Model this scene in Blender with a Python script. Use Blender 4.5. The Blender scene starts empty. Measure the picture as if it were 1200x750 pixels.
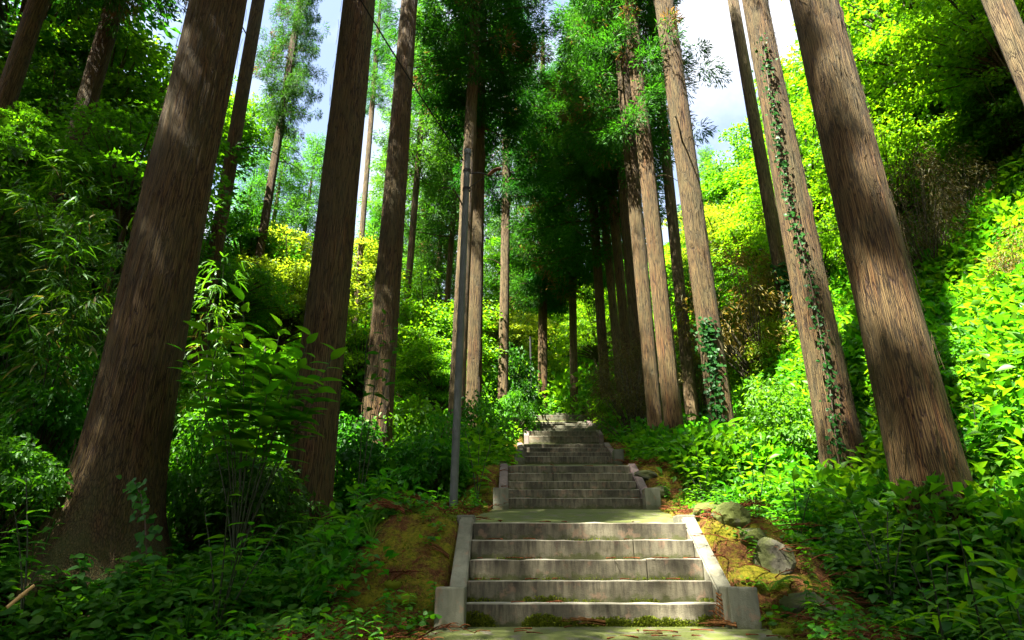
import bpy, bmesh, math, random
import numpy as np
from mathutils import Vector, Matrix

random.seed(7)
R = np.random.default_rng(7)
PI = math.pi
S = bpy.context.scene
COL = S.collection

# ------------------------------------------------------------------ camera
FPX, PITCH = 740.0, math.radians(22.03)
cam_d = bpy.data.cameras.new('camera')
cam = bpy.data.objects.new('camera', cam_d)
COL.objects.link(cam)
cam_d.sensor_width = 36.0
cam_d.lens = 36.0 * FPX / 1200.0
cam_d.clip_start = 0.05
cam_d.clip_end = 1000.0
cam.location = (0, 0, 0)
cam.rotation_euler = (PI / 2 + PITCH, 0, 0)
S.camera = cam

# ------------------------------------------------------------------ light
SUN_TO = Vector((-0.46, -0.52, 1.12)).normalized()      # direction towards the sun
EXPOSURE = 3.25
S.view_settings.view_transform = 'Standard'
S.view_settings.look = 'None'
S.view_settings.exposure = EXPOSURE
S.view_settings.gamma = 1.0
S.view_settings.use_curve_mapping = False
sun_d = bpy.data.lights.new('sun', 'SUN')
sun_d.energy = 5.0
sun_d.angle = math.radians(0.5)
sun_d.color = (1.0, 0.95, 0.84)
sun = bpy.data.objects.new('sun', sun_d)
COL.objects.link(sun)
sun.rotation_euler = SUN_TO.to_track_quat('Z', 'Y').to_euler()

W = bpy.data.worlds.new('World')
S.world = W
W.use_nodes = True
wn, wl = W.node_tree.nodes, W.node_tree.links
bg = wn['Background']
sky = wn.new('ShaderNodeTexSky')
sky.sky_type = 'NISHITA'
sky.sun_disc = False
sky.sun_elevation = math.asin(SUN_TO.z)
sky.sun_rotation = math.atan2(SUN_TO.x, SUN_TO.y)
sky.altitude = 300
sky.dust_density = 2.5
sky.ozone_density = 0.4
tc = wn.new('ShaderNodeTexCoord')
cn = wn.new('ShaderNodeTexNoise')
cn.inputs['Scale'].default_value = 2.2
cn.inputs['Detail'].default_value = 7
cn.inputs['Roughness'].default_value = 0.55
cr = wn.new('ShaderNodeValToRGB')
cr.color_ramp.elements[0].position = 0.42
cr.color_ramp.elements[0].color = (.10, .10, .10, 1)
cr.color_ramp.elements[1].position = 0.62
cmx = wn.new('ShaderNodeMixRGB')
cmx.inputs[2].default_value = (4.0, 4.0, 4.05, 1)
cmap = wn.new('ShaderNodeMapping')
cmap.inputs['Location'].default_value = (6.8, 3.6, 9.2)
wl.new(tc.outputs['Generated'], cmap.inputs['Vector'])
wl.new(cmap.outputs[0], cn.inputs['Vector'])
wl.new(cn.outputs['Fac'], cr.inputs['Fac'])
wl.new(cr.outputs['Color'], cmx.inputs[0])
wl.new(sky.outputs['Color'], cmx.inputs[1])
wl.new(cmx.outputs['Color'], bg.inputs['Color'])
bg.inputs['Strength'].default_value = 0.05

cy = S.cycles
cy.max_bounces = 6
cy.diffuse_bounces = 3
cy.glossy_bounces = 2
cy.transmission_bounces = 4
cy.transparent_max_bounces = 4
cy.caustics_reflective = False
cy.caustics_refractive = False
cy.use_denoising = True

# ------------------------------------------------------------------ helpers
def P(px, py, Y):
    """photo pixel + horizontal distance -> world point"""
    a, b = (px - 600) / FPX, (375 - py) / FPX
    c, s = math.cos(PITCH), math.sin(PITCH)
    f, u = c - b * s, s + b * c
    return Vector((a / f * Y, Y, u / f * Y))

def PD(px, py, d):
    """photo pixel + depth along the optical axis -> world point"""
    a, b = (px - 600) / FPX, (375 - py) / FPX
    c, s = math.cos(PITCH), math.sin(PITCH)
    return Vector((a * d, (c - b * s) * d, (s + b * c) * d))

def tag(o, label=None, cat=None, group=None, kind=None):
    for k, v in (('label', label), ('category', cat), ('group', group), ('kind', kind)):
        if v:
            o[k] = v
    return o

def link(name, me, parent=None, loc=None):
    o = bpy.data.objects.new(name, me)
    COL.objects.link(o)
    if parent is not None:
        o.parent = parent
    if loc is not None:
        o.location = loc
    return o

def empty(name, loc, label, cat, group=None, rz=0.0):
    o = link(name, None, None, loc)
    o.empty_display_size = 0.1
    o.rotation_euler = (0, 0, rz)
    return tag(o, label, cat, group)

def mesh(name, V, F, mats=(), mi=None, attr=None, smooth=False):
    """V (n,3) array, F list of index arrays each (m,k)"""
    me = bpy.data.meshes.new(name)
    V = np.asarray(V, dtype=np.float32)
    Fs = [np.asarray(f, dtype=np.int32) for f in (F if isinstance(F, list) else [F])]
    Fs = [f for f in Fs if len(f)]
    me.vertices.add(len(V))
    me.vertices.foreach_set('co', V.ravel())
    loops = np.concatenate([f.ravel() for f in Fs])
    tot = np.concatenate([np.full(len(f), f.shape[1], dtype=np.int32) for f in Fs])
    start = np.concatenate([[0], np.cumsum(tot)[:-1]]).astype(np.int32)
    me.loops.add(len(loops))
    me.loops.foreach_set('vertex_index', loops)
    me.polygons.add(len(tot))
    me.polygons.foreach_set('loop_start', start)
    me.polygons.foreach_set('loop_total', tot)
    if mi is not None:
        me.polygons.foreach_set('material_index', np.asarray(mi, dtype=np.int32))
    if smooth:
        me.polygons.foreach_set('use_smooth', np.ones(len(tot), dtype=bool))
    for m in mats:
        me.materials.append(m)
    if attr is not None:
        a = me.attributes.new('v', 'FLOAT', 'POINT')
        a.data.foreach_set('value', np.asarray(attr, dtype=np.float32))
    me.update(calc_edges=True)
    return me

class MB:
    """collects pieces, each a (V, F) with a material index and a per-vertex value"""
    def __init__(s):
        s.V, s.F3, s.F4, s.m3, s.m4, s.A, s.n = [], [], [], [], [], [], 0
    def add(s, V, F, m=0, a=None):
        V = np.asarray(V, dtype=np.float64)
        for f in (F if isinstance(F, list) else [F]):
            f = np.asarray(f)
            if not len(f):
                continue
            if f.shape[1] == 3:
                s.F3.append(f + s.n); s.m3.append(np.full(len(f), m))
            else:
                s.F4.append(f + s.n); s.m4.append(np.full(len(f), m))
        s.V.append(V)
        if a is None:
            a = np.full(len(V), R.random())
        s.A.append(np.broadcast_to(a, (len(V),)))
        s.n += len(V)
    def build(s, name, mats, smooth=False):
        F, mi = [], []
        if s.F3:
            F.append(np.concatenate(s.F3)); mi.append(np.concatenate(s.m3))
        if s.F4:
            F.append(np.concatenate(s.F4)); mi.append(np.concatenate(s.m4))
        return mesh(name, np.concatenate(s.V), F, mats, np.concatenate(mi), np.concatenate(s.A), smooth)

def norm(v):
    return v / np.maximum(np.linalg.norm(v, axis=-1, keepdims=True), 1e-9)

def hash2(ix, iy, seed):
    h = (ix.astype(np.int64) * 374761393 + iy.astype(np.int64) * 668265263 + seed * 974634777) & 0x7fffffff
    h = ((h ^ (h >> 13)) * 1274126177) & 0x7fffffff
    return ((h ^ (h >> 16)) & 0xffff) / 65535.0

def vnoise(x, y, seed=0):
    x, y = np.asarray(x, float), np.asarray(y, float)
    ix, iy = np.floor(x), np.floor(y)
    fx, fy = x - ix, y - iy
    fx, fy = fx * fx * (3 - 2 * fx), fy * fy * (3 - 2 * fy)
    a, b = hash2(ix, iy, seed), hash2(ix + 1, iy, seed)
    c, d = hash2(ix, iy + 1, seed), hash2(ix + 1, iy + 1, seed)
    return (a * (1 - fx) + b * fx) * (1 - fy) + (c * (1 - fx) + d * fx) * fy - 0.5

def fbm(x, y, seed=0, n=4):
    t, a = 0, 1.0
    for i in range(n):
        t = t + a * vnoise(x * 2 ** i, y * 2 ** i, seed + i)
        a *= 0.5
    return t

def sstep(a, b, x):
    t = np.clip((x - a) / (b - a), 0, 1)
    return t * t * (3 - 2 * t)

def tube(pts, rad, seg=6):
    pts = np.asarray(pts, float)
    n = len(pts)
    rad = np.broadcast_to(np.asarray(rad, float), (n,))
    d = norm(np.gradient(pts, axis=0))
    ref = np.where(np.abs(d[:, 2:3]) > 0.9, np.array([[1.0, 0, 0]]), np.array([[0, 0, 1.0]]))
    # keep one reference for the whole tube so rings do not twist
    ref = np.repeat(ref[n // 2:n // 2 + 1], n, 0)
    u = norm(np.cross(d, ref)); w = np.cross(d, u)
    an = np.linspace(0, 2 * PI, seg, endpoint=False)
    ring = u[:, None] * np.cos(an)[None, :, None] + w[:, None] * np.sin(an)[None, :, None]
    V = (pts[:, None] + ring * rad[:, None, None]).reshape(-1, 3)
    i, j = np.meshgrid(np.arange(n - 1), np.arange(seg), indexing='ij')
    a = i * seg + j; b = i * seg + (j + 1) % seg
    F = np.stack([a, b, b + seg, a + seg], -1).reshape(-1, 4)
    return V, F

# leaf templates: length along +Y, face up +Z
def leaf_simple(w=0.45, fold=0.12, droop=0.1):
    V = np.array([[0, 0, 0], [-w / 2, .45, fold], [0, 1, -droop], [w / 2, .45, fold]])
    return V, np.array([[0, 3, 2], [0, 2, 1]])

def leaf_ovate(w=0.5, fold=0.08, droop=0.15, n=4, prof=None):
    t = np.linspace(0, 1, n + 1)
    pr = np.sin(PI * np.clip(t, 0, 1) ** 0.75) if prof is None else np.array(prof, float)
    V, F = [], []
    for k in range(n + 1):
        z = -droop * t[k] ** 2
        V += [[-w / 2 * pr[k], t[k], z + fold * pr[k]], [0, t[k], z], [w / 2 * pr[k], t[k], z + fold * pr[k]]]
    for k in range(n):
        a = 3 * k
        F += [[a, a + 1, a + 4], [a, a + 4, a + 3], [a + 1, a + 2, a + 5], [a + 1, a + 5, a + 4]]
    return np.array(V), np.array(F)

def place(T, pos, d, nrm, s):
    """copies of template T at pos, axis d, face normal nrm, size s (all (N,..))"""
    V0, F0 = T
    N = len(pos)
    d = norm(d)
    x = norm(np.cross(d, nrm)); n = np.cross(x, d)
    s = np.broadcast_to(np.asarray(s, float), (N,))
    V = (x[:, None] * V0[None, :, 0:1] + d[:, None] * V0[None, :, 1:2] + n[:, None] * V0[None, :, 2:3])
    V = pos[:, None] + V * s[:, None, None]
    F = F0[None] + (np.arange(N) * len(V0))[:, None, None]
    a = np.repeat(R.random(N), len(V0))
    return V.reshape(-1, 3), F.reshape(-1, F0.shape[1]), a

def rvec(n):
    return norm(R.normal(size=(n, 3)))

# ------------------------------------------------------------------ materials
def mat(name):
    m = bpy.data.materials.new(name)
    m.use_nodes = True
    m.node_tree.nodes.clear()
    return m, m.node_tree.nodes, m.node_tree.links

def N(nodes, t, **kw):
    n = nodes.new(t)
    for k, v in kw.items():
        if k in n.inputs:
            n.inputs[k].default_value = v
        else:
            setattr(n, k, v)
    return n

def ramp(nodes, stops, interp='LINEAR'):
    r = nodes.new('ShaderNodeValToRGB')
    r.color_ramp.interpolation = interp
    e = r.color_ramp.elements
    while len(e) < len(stops):
        e.new(0.5)
    for el, (p, c) in zip(e, stops):
        el.position = p
        el.color = (*c, 1) if len(c) == 3 else c
    return r

def leaf_mat(name, dark, light, trans, tf=0.5, gloss=0.07, rough=0.45, odd=None, odd_at=0.93):
    """leaf: per-leaf colour from attribute v, per-plant shift from the object, translucency"""
    m, n, l = mat(name)
    at = N(n, 'ShaderNodeAttribute', attribute_name='v')
    stops = [(0.0, dark), (0.8, light)]
    if odd:
        stops = [(0.0, dark), (odd_at - 0.03, light), (odd_at, odd)]
    rp = ramp(n, stops)
    l.new(at.outputs['Fac'], rp.inputs['Fac'])
    oi = N(n, 'ShaderNodeObjectInfo')
    hs = N(n, 'ShaderNodeHueSaturation')
    mr = N(n, 'ShaderNodeMapRange')
    mr.inputs['To Min'].default_value = 0.485
    mr.inputs['To Max'].default_value = 0.515
    l.new(oi.outputs['Random'], mr.inputs['Value'])
    l.new(mr.outputs[0], hs.inputs['Hue'])
    l.new(rp.outputs['Color'], hs.inputs['Color'])
    df = N(n, 'ShaderNodeBsdfDiffuse')
    l.new(hs.outputs['Color'], df.inputs['Color'])
    tr = N(n, 'ShaderNodeBsdfTranslucent')
    tm = N(n, 'ShaderNodeMixRGB', blend_type='MULTIPLY')
    tm.inputs[0].default_value = 1.0
    k = [t / max(c, 1e-4) for t, c in zip(trans, light)]
    tm.inputs[2].default_value = (*k, 1)
    l.new(hs.outputs['Color'], tm.inputs[1])
    l.new(tm.outputs['Color'], tr.inputs['Color'])
    mx = N(n, 'ShaderNodeMixShader'); mx.inputs[0].default_value = tf
    l.new(df.outputs[0], mx.inputs[1]); l.new(tr.outputs[0], mx.inputs[2])
    gl = N(n, 'ShaderNodeBsdfGlossy', Roughness=rough)
    gl.inputs['Color'].default_value = (0.9, 1.0, 0.9, 1)
    lw = N(n, 'ShaderNodeLayerWeight', Blend=0.25)
    mm = N(n, 'ShaderNodeMath', operation='MULTIPLY'); mm.inputs[1].default_value = gloss * 1.1
    l.new(lw.outputs['Facing'], mm.inputs[0])
    ma = N(n, 'ShaderNodeMath', operation='ADD'); ma.inputs[1].default_value = gloss * 0.12
    l.new(mm.outputs[0], ma.inputs[0])
    m2 = N(n, 'ShaderNodeMixShader')
    l.new(ma.outputs[0], m2.inputs[0]); l.new(mx.outputs[0], m2.inputs[1]); l.new(gl.outputs[0], m2.inputs[2])
    out = N(n, 'ShaderNodeOutputMaterial')
    l.new(m2.outputs[0], out.inputs['Surface'])
    return m

M = {}
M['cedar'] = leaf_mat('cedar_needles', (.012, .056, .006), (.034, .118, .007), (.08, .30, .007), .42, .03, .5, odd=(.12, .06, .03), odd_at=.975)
M['cedar_lit'] = leaf_mat('sunlit_cedar_needles', (.03, .115, .006), (.065, .18, .007), (.16, .46, .008), .45, .03, .5)  # brighter copy of the cedar needles, sunlight put into the colour
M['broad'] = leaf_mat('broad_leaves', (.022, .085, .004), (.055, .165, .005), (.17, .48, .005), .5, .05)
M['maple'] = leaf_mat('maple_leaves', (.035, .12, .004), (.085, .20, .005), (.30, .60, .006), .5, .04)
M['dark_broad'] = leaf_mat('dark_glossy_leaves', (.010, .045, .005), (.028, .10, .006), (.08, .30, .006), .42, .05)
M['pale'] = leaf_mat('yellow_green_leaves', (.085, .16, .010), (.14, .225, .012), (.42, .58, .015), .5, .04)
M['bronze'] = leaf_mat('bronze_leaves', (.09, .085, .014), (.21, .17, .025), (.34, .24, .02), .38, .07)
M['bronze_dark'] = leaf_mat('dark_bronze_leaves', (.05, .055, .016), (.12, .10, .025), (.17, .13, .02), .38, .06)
M['herb'] = leaf_mat('herb_leaves', (.018, .085, .004), (.05, .165, .005), (.15, .46, .006), .48, .06)
M['herb_lush'] = leaf_mat('lush_herb_leaves', (.038, .125, .004), (.075, .19, .005), (.24, .54, .006), .5, .05)
M['bamboo'] = leaf_mat('bamboo_leaves', (.020, .085, .004), (.045, .145, .005), (.14, .38, .006), .45, .08, odd=(.16, .14, .05), odd_at=.97)
M['grass'] = leaf_mat('grass_blades', (.05, .13, .015), (.10, .20, .02), (.22, .42, .03), .4, .08)
M['ivy'] = leaf_mat('ivy_leaves', (.008, .035, .007), (.02, .075, .008), (.04, .15, .006), .35, .04, .45)
M['moss'] = leaf_mat('moss_sprigs', (.06, .085, .010), (.16, .19, .014), (.22, .28, .015), .3, .01)
M['litter'] = leaf_mat('dead_cedar_sprays', (.06, .022, .008), (.20, .078, .026), (.2, .06, .015), .25, .02)
M['tan'] = leaf_mat('dry_bamboo_sheath', (.45, .30, .10), (.55, .38, .14), (.2, .12, .04), .15, .05)

def bark_mat(name, c0, c1, c2, moss=0.5, sc=1.0, bump=1.0):
    m, n, l = mat(name)
    tc = N(n, 'ShaderNodeTexCoord')
    def nz(scale, sx, sz, det=6, rough=.6):
        mp = N(n, 'ShaderNodeMapping'); mp.inputs['Scale'].default_value = (sx, sx, sz)
        l.new(tc.outputs['Object'], mp.inputs['Vector'])
        t = N(n, 'ShaderNodeTexNoise', Scale=scale, Detail=det, Roughness=rough, Distortion=.3)
        l.new(mp.outputs[0], t.inputs['Vector'])
        return t
    fib = nz(14 * sc, 3.4, .13, 7, .62)
    fine = nz(52 * sc, 2.4, .10, 6, .7)
    patch = nz(2.2, 1, .45, 5)
    rp = ramp(n, [(.27, c0), (.43, c1), (.62, c2)])
    mx0 = N(n, 'ShaderNodeMixRGB'); mx0.inputs[0].default_value = .5
    l.new(fib.outputs['Fac'], mx0.inputs[1]); l.new(fine.outputs['Fac'], mx0.inputs[2])
    # cracks between the long strips
    wp = N(n, 'ShaderNodeTexNoise', Scale=5, Detail=3); l.new(tc.outputs['Object'], wp.inputs['Vector'])
    wa = N(n, 'ShaderNodeMixRGB', blend_type='ADD'); wa.inputs[0].default_value = .018
    l.new(tc.outputs['Object'], wa.inputs[1]); l.new(wp.outputs['Color'], wa.inputs[2])
    cm = N(n, 'ShaderNodeMapping'); cm.inputs['Scale'].default_value = (58 * sc, 58 * sc, 1.9 * sc)
    l.new(wa.outputs[0], cm.inputs['Vector'])
    vo = N(n, 'ShaderNodeTexVoronoi', feature='DISTANCE_TO_EDGE', Scale=1.0); l.new(cm.outputs[0], vo.inputs['Vector'])
    cr = ramp(n, [(.0, (.08, .08, .08)), (.09, (.75, .75, .75)), (.25, (1, 1, 1))]); l.new(vo.outputs['Distance'], cr.inputs['Fac'])
    mxn = N(n, 'ShaderNodeMixRGB', blend_type='MULTIPLY'); mxn.inputs[0].default_value = .7
    l.new(mx0.outputs[0], mxn.inputs[1]); l.new(cr.outputs['Color'], mxn.inputs[2])
    l.new(mxn.outputs[0], rp.inputs['Fac'])
    # weathered grey-olive film in patches
    g = N(n, 'ShaderNodeMixRGB'); g.inputs[2].default_value = (.075, .070, .028, 1)
    pr = ramp(n, [(.42, (0, 0, 0)), (.68, (.55, .55, .55))])
    l.new(patch.outputs['Fac'], pr.inputs['Fac']); l.new(pr.outputs['Color'], g.inputs[0])
    # long reddish strips where the outer bark has peeled
    rdn = nz(7, 1.6, .07, 4, .6)
    rdr = ramp(n, [(.52, (0, 0, 0)), (.66, (.6, .6, .6))])
    rdm = N(n, 'ShaderNodeMixRGB', blend_type='MULTIPLY'); rdm.inputs[2].default_value = (1.12, .74, .55, 1)
    l.new(rdn.outputs['Fac'], rdr.inputs['Fac']); l.new(rdr.outputs['Color'], rdm.inputs[0]); l.new(rp.outputs['Color'], rdm.inputs[1])
    l.new(rdm.outputs[0], g.inputs[1])
    # moss at the foot, from the mesh attribute v (height up the trunk)
    at = N(n, 'ShaderNodeAttribute', attribute_name='v')
    mr = N(n, 'ShaderNodeMapRange'); mr.inputs['From Min'].default_value = 1.3; mr.inputs['From Max'].default_value = 0.0
    l.new(at.outputs['Fac'], mr.inputs['Value'])
    mn = nz(5, 1, .5, 5)
    mu = N(n, 'ShaderNodeMath', operation='MULTIPLY')
    mr2 = ramp(n, [(.44, (0, 0, 0)), (.6, (1, 1, 1))])
    l.new(mn.outputs['Fac'], mr2.inputs['Fac'])
    l.new(mr.outputs[0], mu.inputs[0]); l.new(mr2.outputs['Color'], mu.inputs[1])
    mu2 = N(n, 'ShaderNodeMath', operation='MULTIPLY'); mu2.inputs[1].default_value = moss
    l.new(mu.outputs[0], mu2.inputs[0])
    mm = N(n, 'ShaderNodeMixRGB'); mm.inputs[2].default_value = (.055, .085, .012, 1)
    l.new(mu2.outputs[0], mm.inputs[0]); l.new(g.outputs[0], mm.inputs[1])
    b = N(n, 'ShaderNodeBump', Strength=bump, Distance=.05)
    l.new(mxn.outputs[0], b.inputs['Height'])
    p = N(n, 'ShaderNodeBsdfPrincipled', Roughness=.85)
    p.inputs['Specular IOR Level'].default_value = .25
    l.new(mm.outputs[0], p.inputs['Base Color']); l.new(b.outputs[0], p.inputs['Normal'])
    out = N(n, 'ShaderNodeOutputMaterial'); l.new(p.outputs[0], out.inputs['Surface'])
    return m
M['bark'] = bark_mat('cedar_bark', (.020, .010, .004), (.084, .050, .016), (.165, .110, .040))
M['bark_grey'] = bark_mat('grey_cedar_bark', (.035, .020, .010), (.12, .082, .036), (.24, .175, .085), .3)
M['bark_red'] = bark_mat('red_cedar_bark', (.026, .012, .005), (.100, .056, .018), (.195, .122, .045), .3)
M['bark_broad'] = bark_mat('broadleaf_bark', (.03, .022, .015), (.09, .07, .05), (.18, .15, .11), .5, .6)

def concrete_mat(name, base, stain, streak=.6, moss=.5, pink=0.0, drip=0.0):
    m, n, l = mat(name)
    g = N(n, 'ShaderNodeNewGeometry')
    sp = N(n, 'ShaderNodeMapping'); sp.inputs['Scale'].default_value = (1, 1, .12)
    l.new(g.outputs['Position'], sp.inputs['Vector'])
    st = N(n, 'ShaderNodeTexNoise', Scale=26, Detail=6, Roughness=.7)
    l.new(sp.outputs[0], st.inputs['Vector'])
    bl = N(n, 'ShaderNodeTexNoise', Scale=2.6, Detail=7, Roughness=.65)
    l.new(g.outputs['Position'], bl.inputs['Vector'])
    fn = N(n, 'ShaderNodeTexNoise', Scale=140, Detail=3, Roughness=.6)
    l.new(g.outputs['Position'], fn.inputs['Vector'])
    c1 = ramp(n, [(.30, stain), (.52, base), (.75, tuple(min(.6, c * 1.25) for c in base))])
    l.new(bl.outputs['Fac'], c1.inputs['Fac'])
    rs = ramp(n, [(.44, (0, 0, 0)), (.68, (1, 1, 1))])
    l.new(st.outputs['Fac'], rs.inputs['Fac'])
    ms = N(n, 'ShaderNodeMath', operation='MULTIPLY'); ms.inputs[1].default_value = streak
    l.new(rs.outputs['Color'], ms.inputs[0])
    x1 = N(n, 'ShaderNodeMixRGB'); x1.inputs[2].default_value = (*stain, 1)
    l.new(ms.outputs[0], x1.inputs[0]); l.new(c1.outputs['Color'], x1.inputs[1])
    # reddish / lichen blotches
    ln = N(n, 'ShaderNodeTexNoise', Scale=9, Detail=5, Roughness=.6)
    l.new(g.outputs['Position'], ln.inputs['Vector'])
    lr = ramp(n, [(.56, (0, 0, 0)), (.64, (.55, .55, .55))])
    l.new(ln.outputs['Fac'], lr.inputs['Fac'])
    x2 = N(n, 'ShaderNodeMixRGB'); x2.inputs[2].default_value = (.19, .115, .07, 1) if not pink else (.30, .17, .15, 1)
    l.new(lr.outputs['Color'], x2.inputs[0]); l.new(x1.outputs[0], x2.inputs[1])
    # moss and dirt creeping up from the foot (attribute v = height above the piece's foot)
    at = N(n, 'ShaderNodeAttribute', attribute_name='v')
    mn = N(n, 'ShaderNodeTexNoise', Scale=17, Detail=5, Roughness=.7)
    l.new(g.outputs['Position'], mn.inputs['Vector'])
    ms2 = N(n, 'ShaderNodeMath', operation='MULTIPLY_ADD'); ms2.inputs[1].default_value = -.22; ms2.inputs[2].default_value = .145
    l.new(mn.outputs['Fac'], ms2.inputs[0])
    sb = N(n, 'ShaderNodeMath', operation='ADD'); l.new(at.outputs['Fac'], sb.inputs[0]); l.new(ms2.outputs[0], sb.inputs[1])
    mr = N(n, 'ShaderNodeMapRange'); mr.inputs['From Min'].default_value = .085; mr.inputs['From Max'].default_value = .05
    mr.inputs['To Max'].default_value = moss
    l.new(sb.outputs[0], mr.inputs['Value'])
    x3 = N(n, 'ShaderNodeMixRGB'); x3.inputs[2].default_value = (.045, .050, .012, 1)
    l.new(mr.outputs[0], x3.inputs[0]); l.new(x2.outputs[0], x3.inputs[1])
    ae = N(n, 'ShaderNodeAttribute', attribute_name='e')
    dn = N(n, 'ShaderNodeMapRange'); dn.inputs['From Min'].default_value = .11; dn.inputs['From Max'].default_value = .0
    l.new(ae.outputs['Fac'], dn.inputs['Value'])
    dr = ramp(n, [(.40, (0, 0, 0)), (.62, (1, 1, 1))]); l.new(st.outputs['Fac'], dr.inputs['Fac'])
    dm = N(n, 'ShaderNodeMath', operation='MULTIPLY'); l.new(dn.outputs[0], dm.inputs[0]); l.new(dr.outputs['Color'], dm.inputs[1])
    dm2 = N(n, 'ShaderNodeMath', operation='MULTIPLY'); dm2.inputs[1].default_value = drip; l.new(dm.outputs[0], dm2.inputs[0])
    x4 = N(n, 'ShaderNodeMixRGB'); x4.inputs[2].default_value = (.030, .022, .014, 1)
    l.new(dm2.outputs[0], x4.inputs[0]); l.new(x3.outputs[0], x4.inputs[1])
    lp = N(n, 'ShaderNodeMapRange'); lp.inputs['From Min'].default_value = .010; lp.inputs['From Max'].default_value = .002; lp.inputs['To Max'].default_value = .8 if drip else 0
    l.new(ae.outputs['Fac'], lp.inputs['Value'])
    x3 = N(n, 'ShaderNodeMixRGB'); x3.inputs[2].default_value = (.30, .28, .21, 1)  # lit tread lip painted in as a pale worn top edge
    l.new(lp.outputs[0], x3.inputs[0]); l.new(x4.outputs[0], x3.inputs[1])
    b = N(n, 'ShaderNodeBump', Strength=.35, Distance=.012)
    l.new(fn.outputs['Fac'], b.inputs['Height'])
    b2 = N(n, 'ShaderNodeBump', Strength=.4, Distance=.03)
    l.new(bl.outputs['Fac'], b2.inputs['Height']); l.new(b.outputs[0], b2.inputs['Normal'])
    p = N(n, 'ShaderNodeBsdfPrincipled', Roughness=.82)
    p.inputs['Specular IOR Level'].default_value = .3
    l.new(x3.outputs[0], p.inputs['Base Color']); l.new(b2.outputs[0], p.inputs['Normal'])
    out = N(n, 'ShaderNodeOutputMaterial'); l.new(p.outputs[0], out.inputs['Surface'])
    return m
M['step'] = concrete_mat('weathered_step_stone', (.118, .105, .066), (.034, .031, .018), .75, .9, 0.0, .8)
M['stringer'] = concrete_mat('pale_stringer_stone', (.175, .168, .115), (.08, .076, .048), .35, .3)
M['stringer_pink'] = concrete_mat('lichened_stringer_stone', (.15, .115, .10), (.07, .05, .045), .35, .3, 1.0)
M['block'] = concrete_mat('block_stone', (.13, .13, .09), (.055, .055, .032), .45, .6)
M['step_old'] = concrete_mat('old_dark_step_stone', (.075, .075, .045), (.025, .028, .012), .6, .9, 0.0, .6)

def rock_mat(name, c0, c1, mossy):
    m, n, l = mat(name)
    g = N(n, 'ShaderNodeNewGeometry')
    t = N(n, 'ShaderNodeTexNoise', Scale=5, Detail=8, Roughness=.65); l.new(g.outputs['Position'], t.inputs['Vector'])
    r = ramp(n, [(.3, c0), (.7, c1)]); l.new(t.outputs['Fac'], r.inputs['Fac'])
    t2 = N(n, 'ShaderNodeTexNoise', Scale=9, Detail=6); l.new(g.outputs['Position'], t2.inputs['Vector'])
    r2 = ramp(n, [(.5 - mossy * .2, (0, 0, 0)), (.62 - mossy * .2, (1, 1, 1))]); l.new(t2.outputs['Fac'], r2.inputs['Fac'])
    x = N(n, 'ShaderNodeMixRGB'); x.inputs[2].default_value = (.065, .08, .008, 1)
    mu = N(n, 'ShaderNodeMath', operation='MULTIPLY'); mu.inputs[1].default_value = min(1, mossy * 1.3)
    l.new(r2.outputs['Color'], mu.inputs[0]); l.new(mu.outputs[0], x.inputs[0]); l.new(r.outputs['Color'], x.inputs[1])
    b = N(n, 'ShaderNodeBump', Strength=.6, Distance=.04); l.new(t.outputs['Fac'], b.inputs['Height'])
    p = N(n, 'ShaderNodeBsdfPrincipled', Roughness=.9); l.new(x.outputs[0], p.inputs['Base Color']); l.new(b.outputs[0], p.inputs['Normal'])
    out = N(n, 'ShaderNodeOutputMaterial'); l.new(p.outputs[0], out.inputs['Surface'])
    return m
M['rock'] = rock_mat('field_stone', (.028, .026, .016), (.088, .080, .048), .5)
M['rock_moss'] = rock_mat('mossy_stone', (.05, .045, .03), (.12, .11, .075), .9)
M['slab_moss'] = rock_mat('mossy_landing_stone', (.05, .046, .028), (.13, .115, .075), .75)

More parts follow.
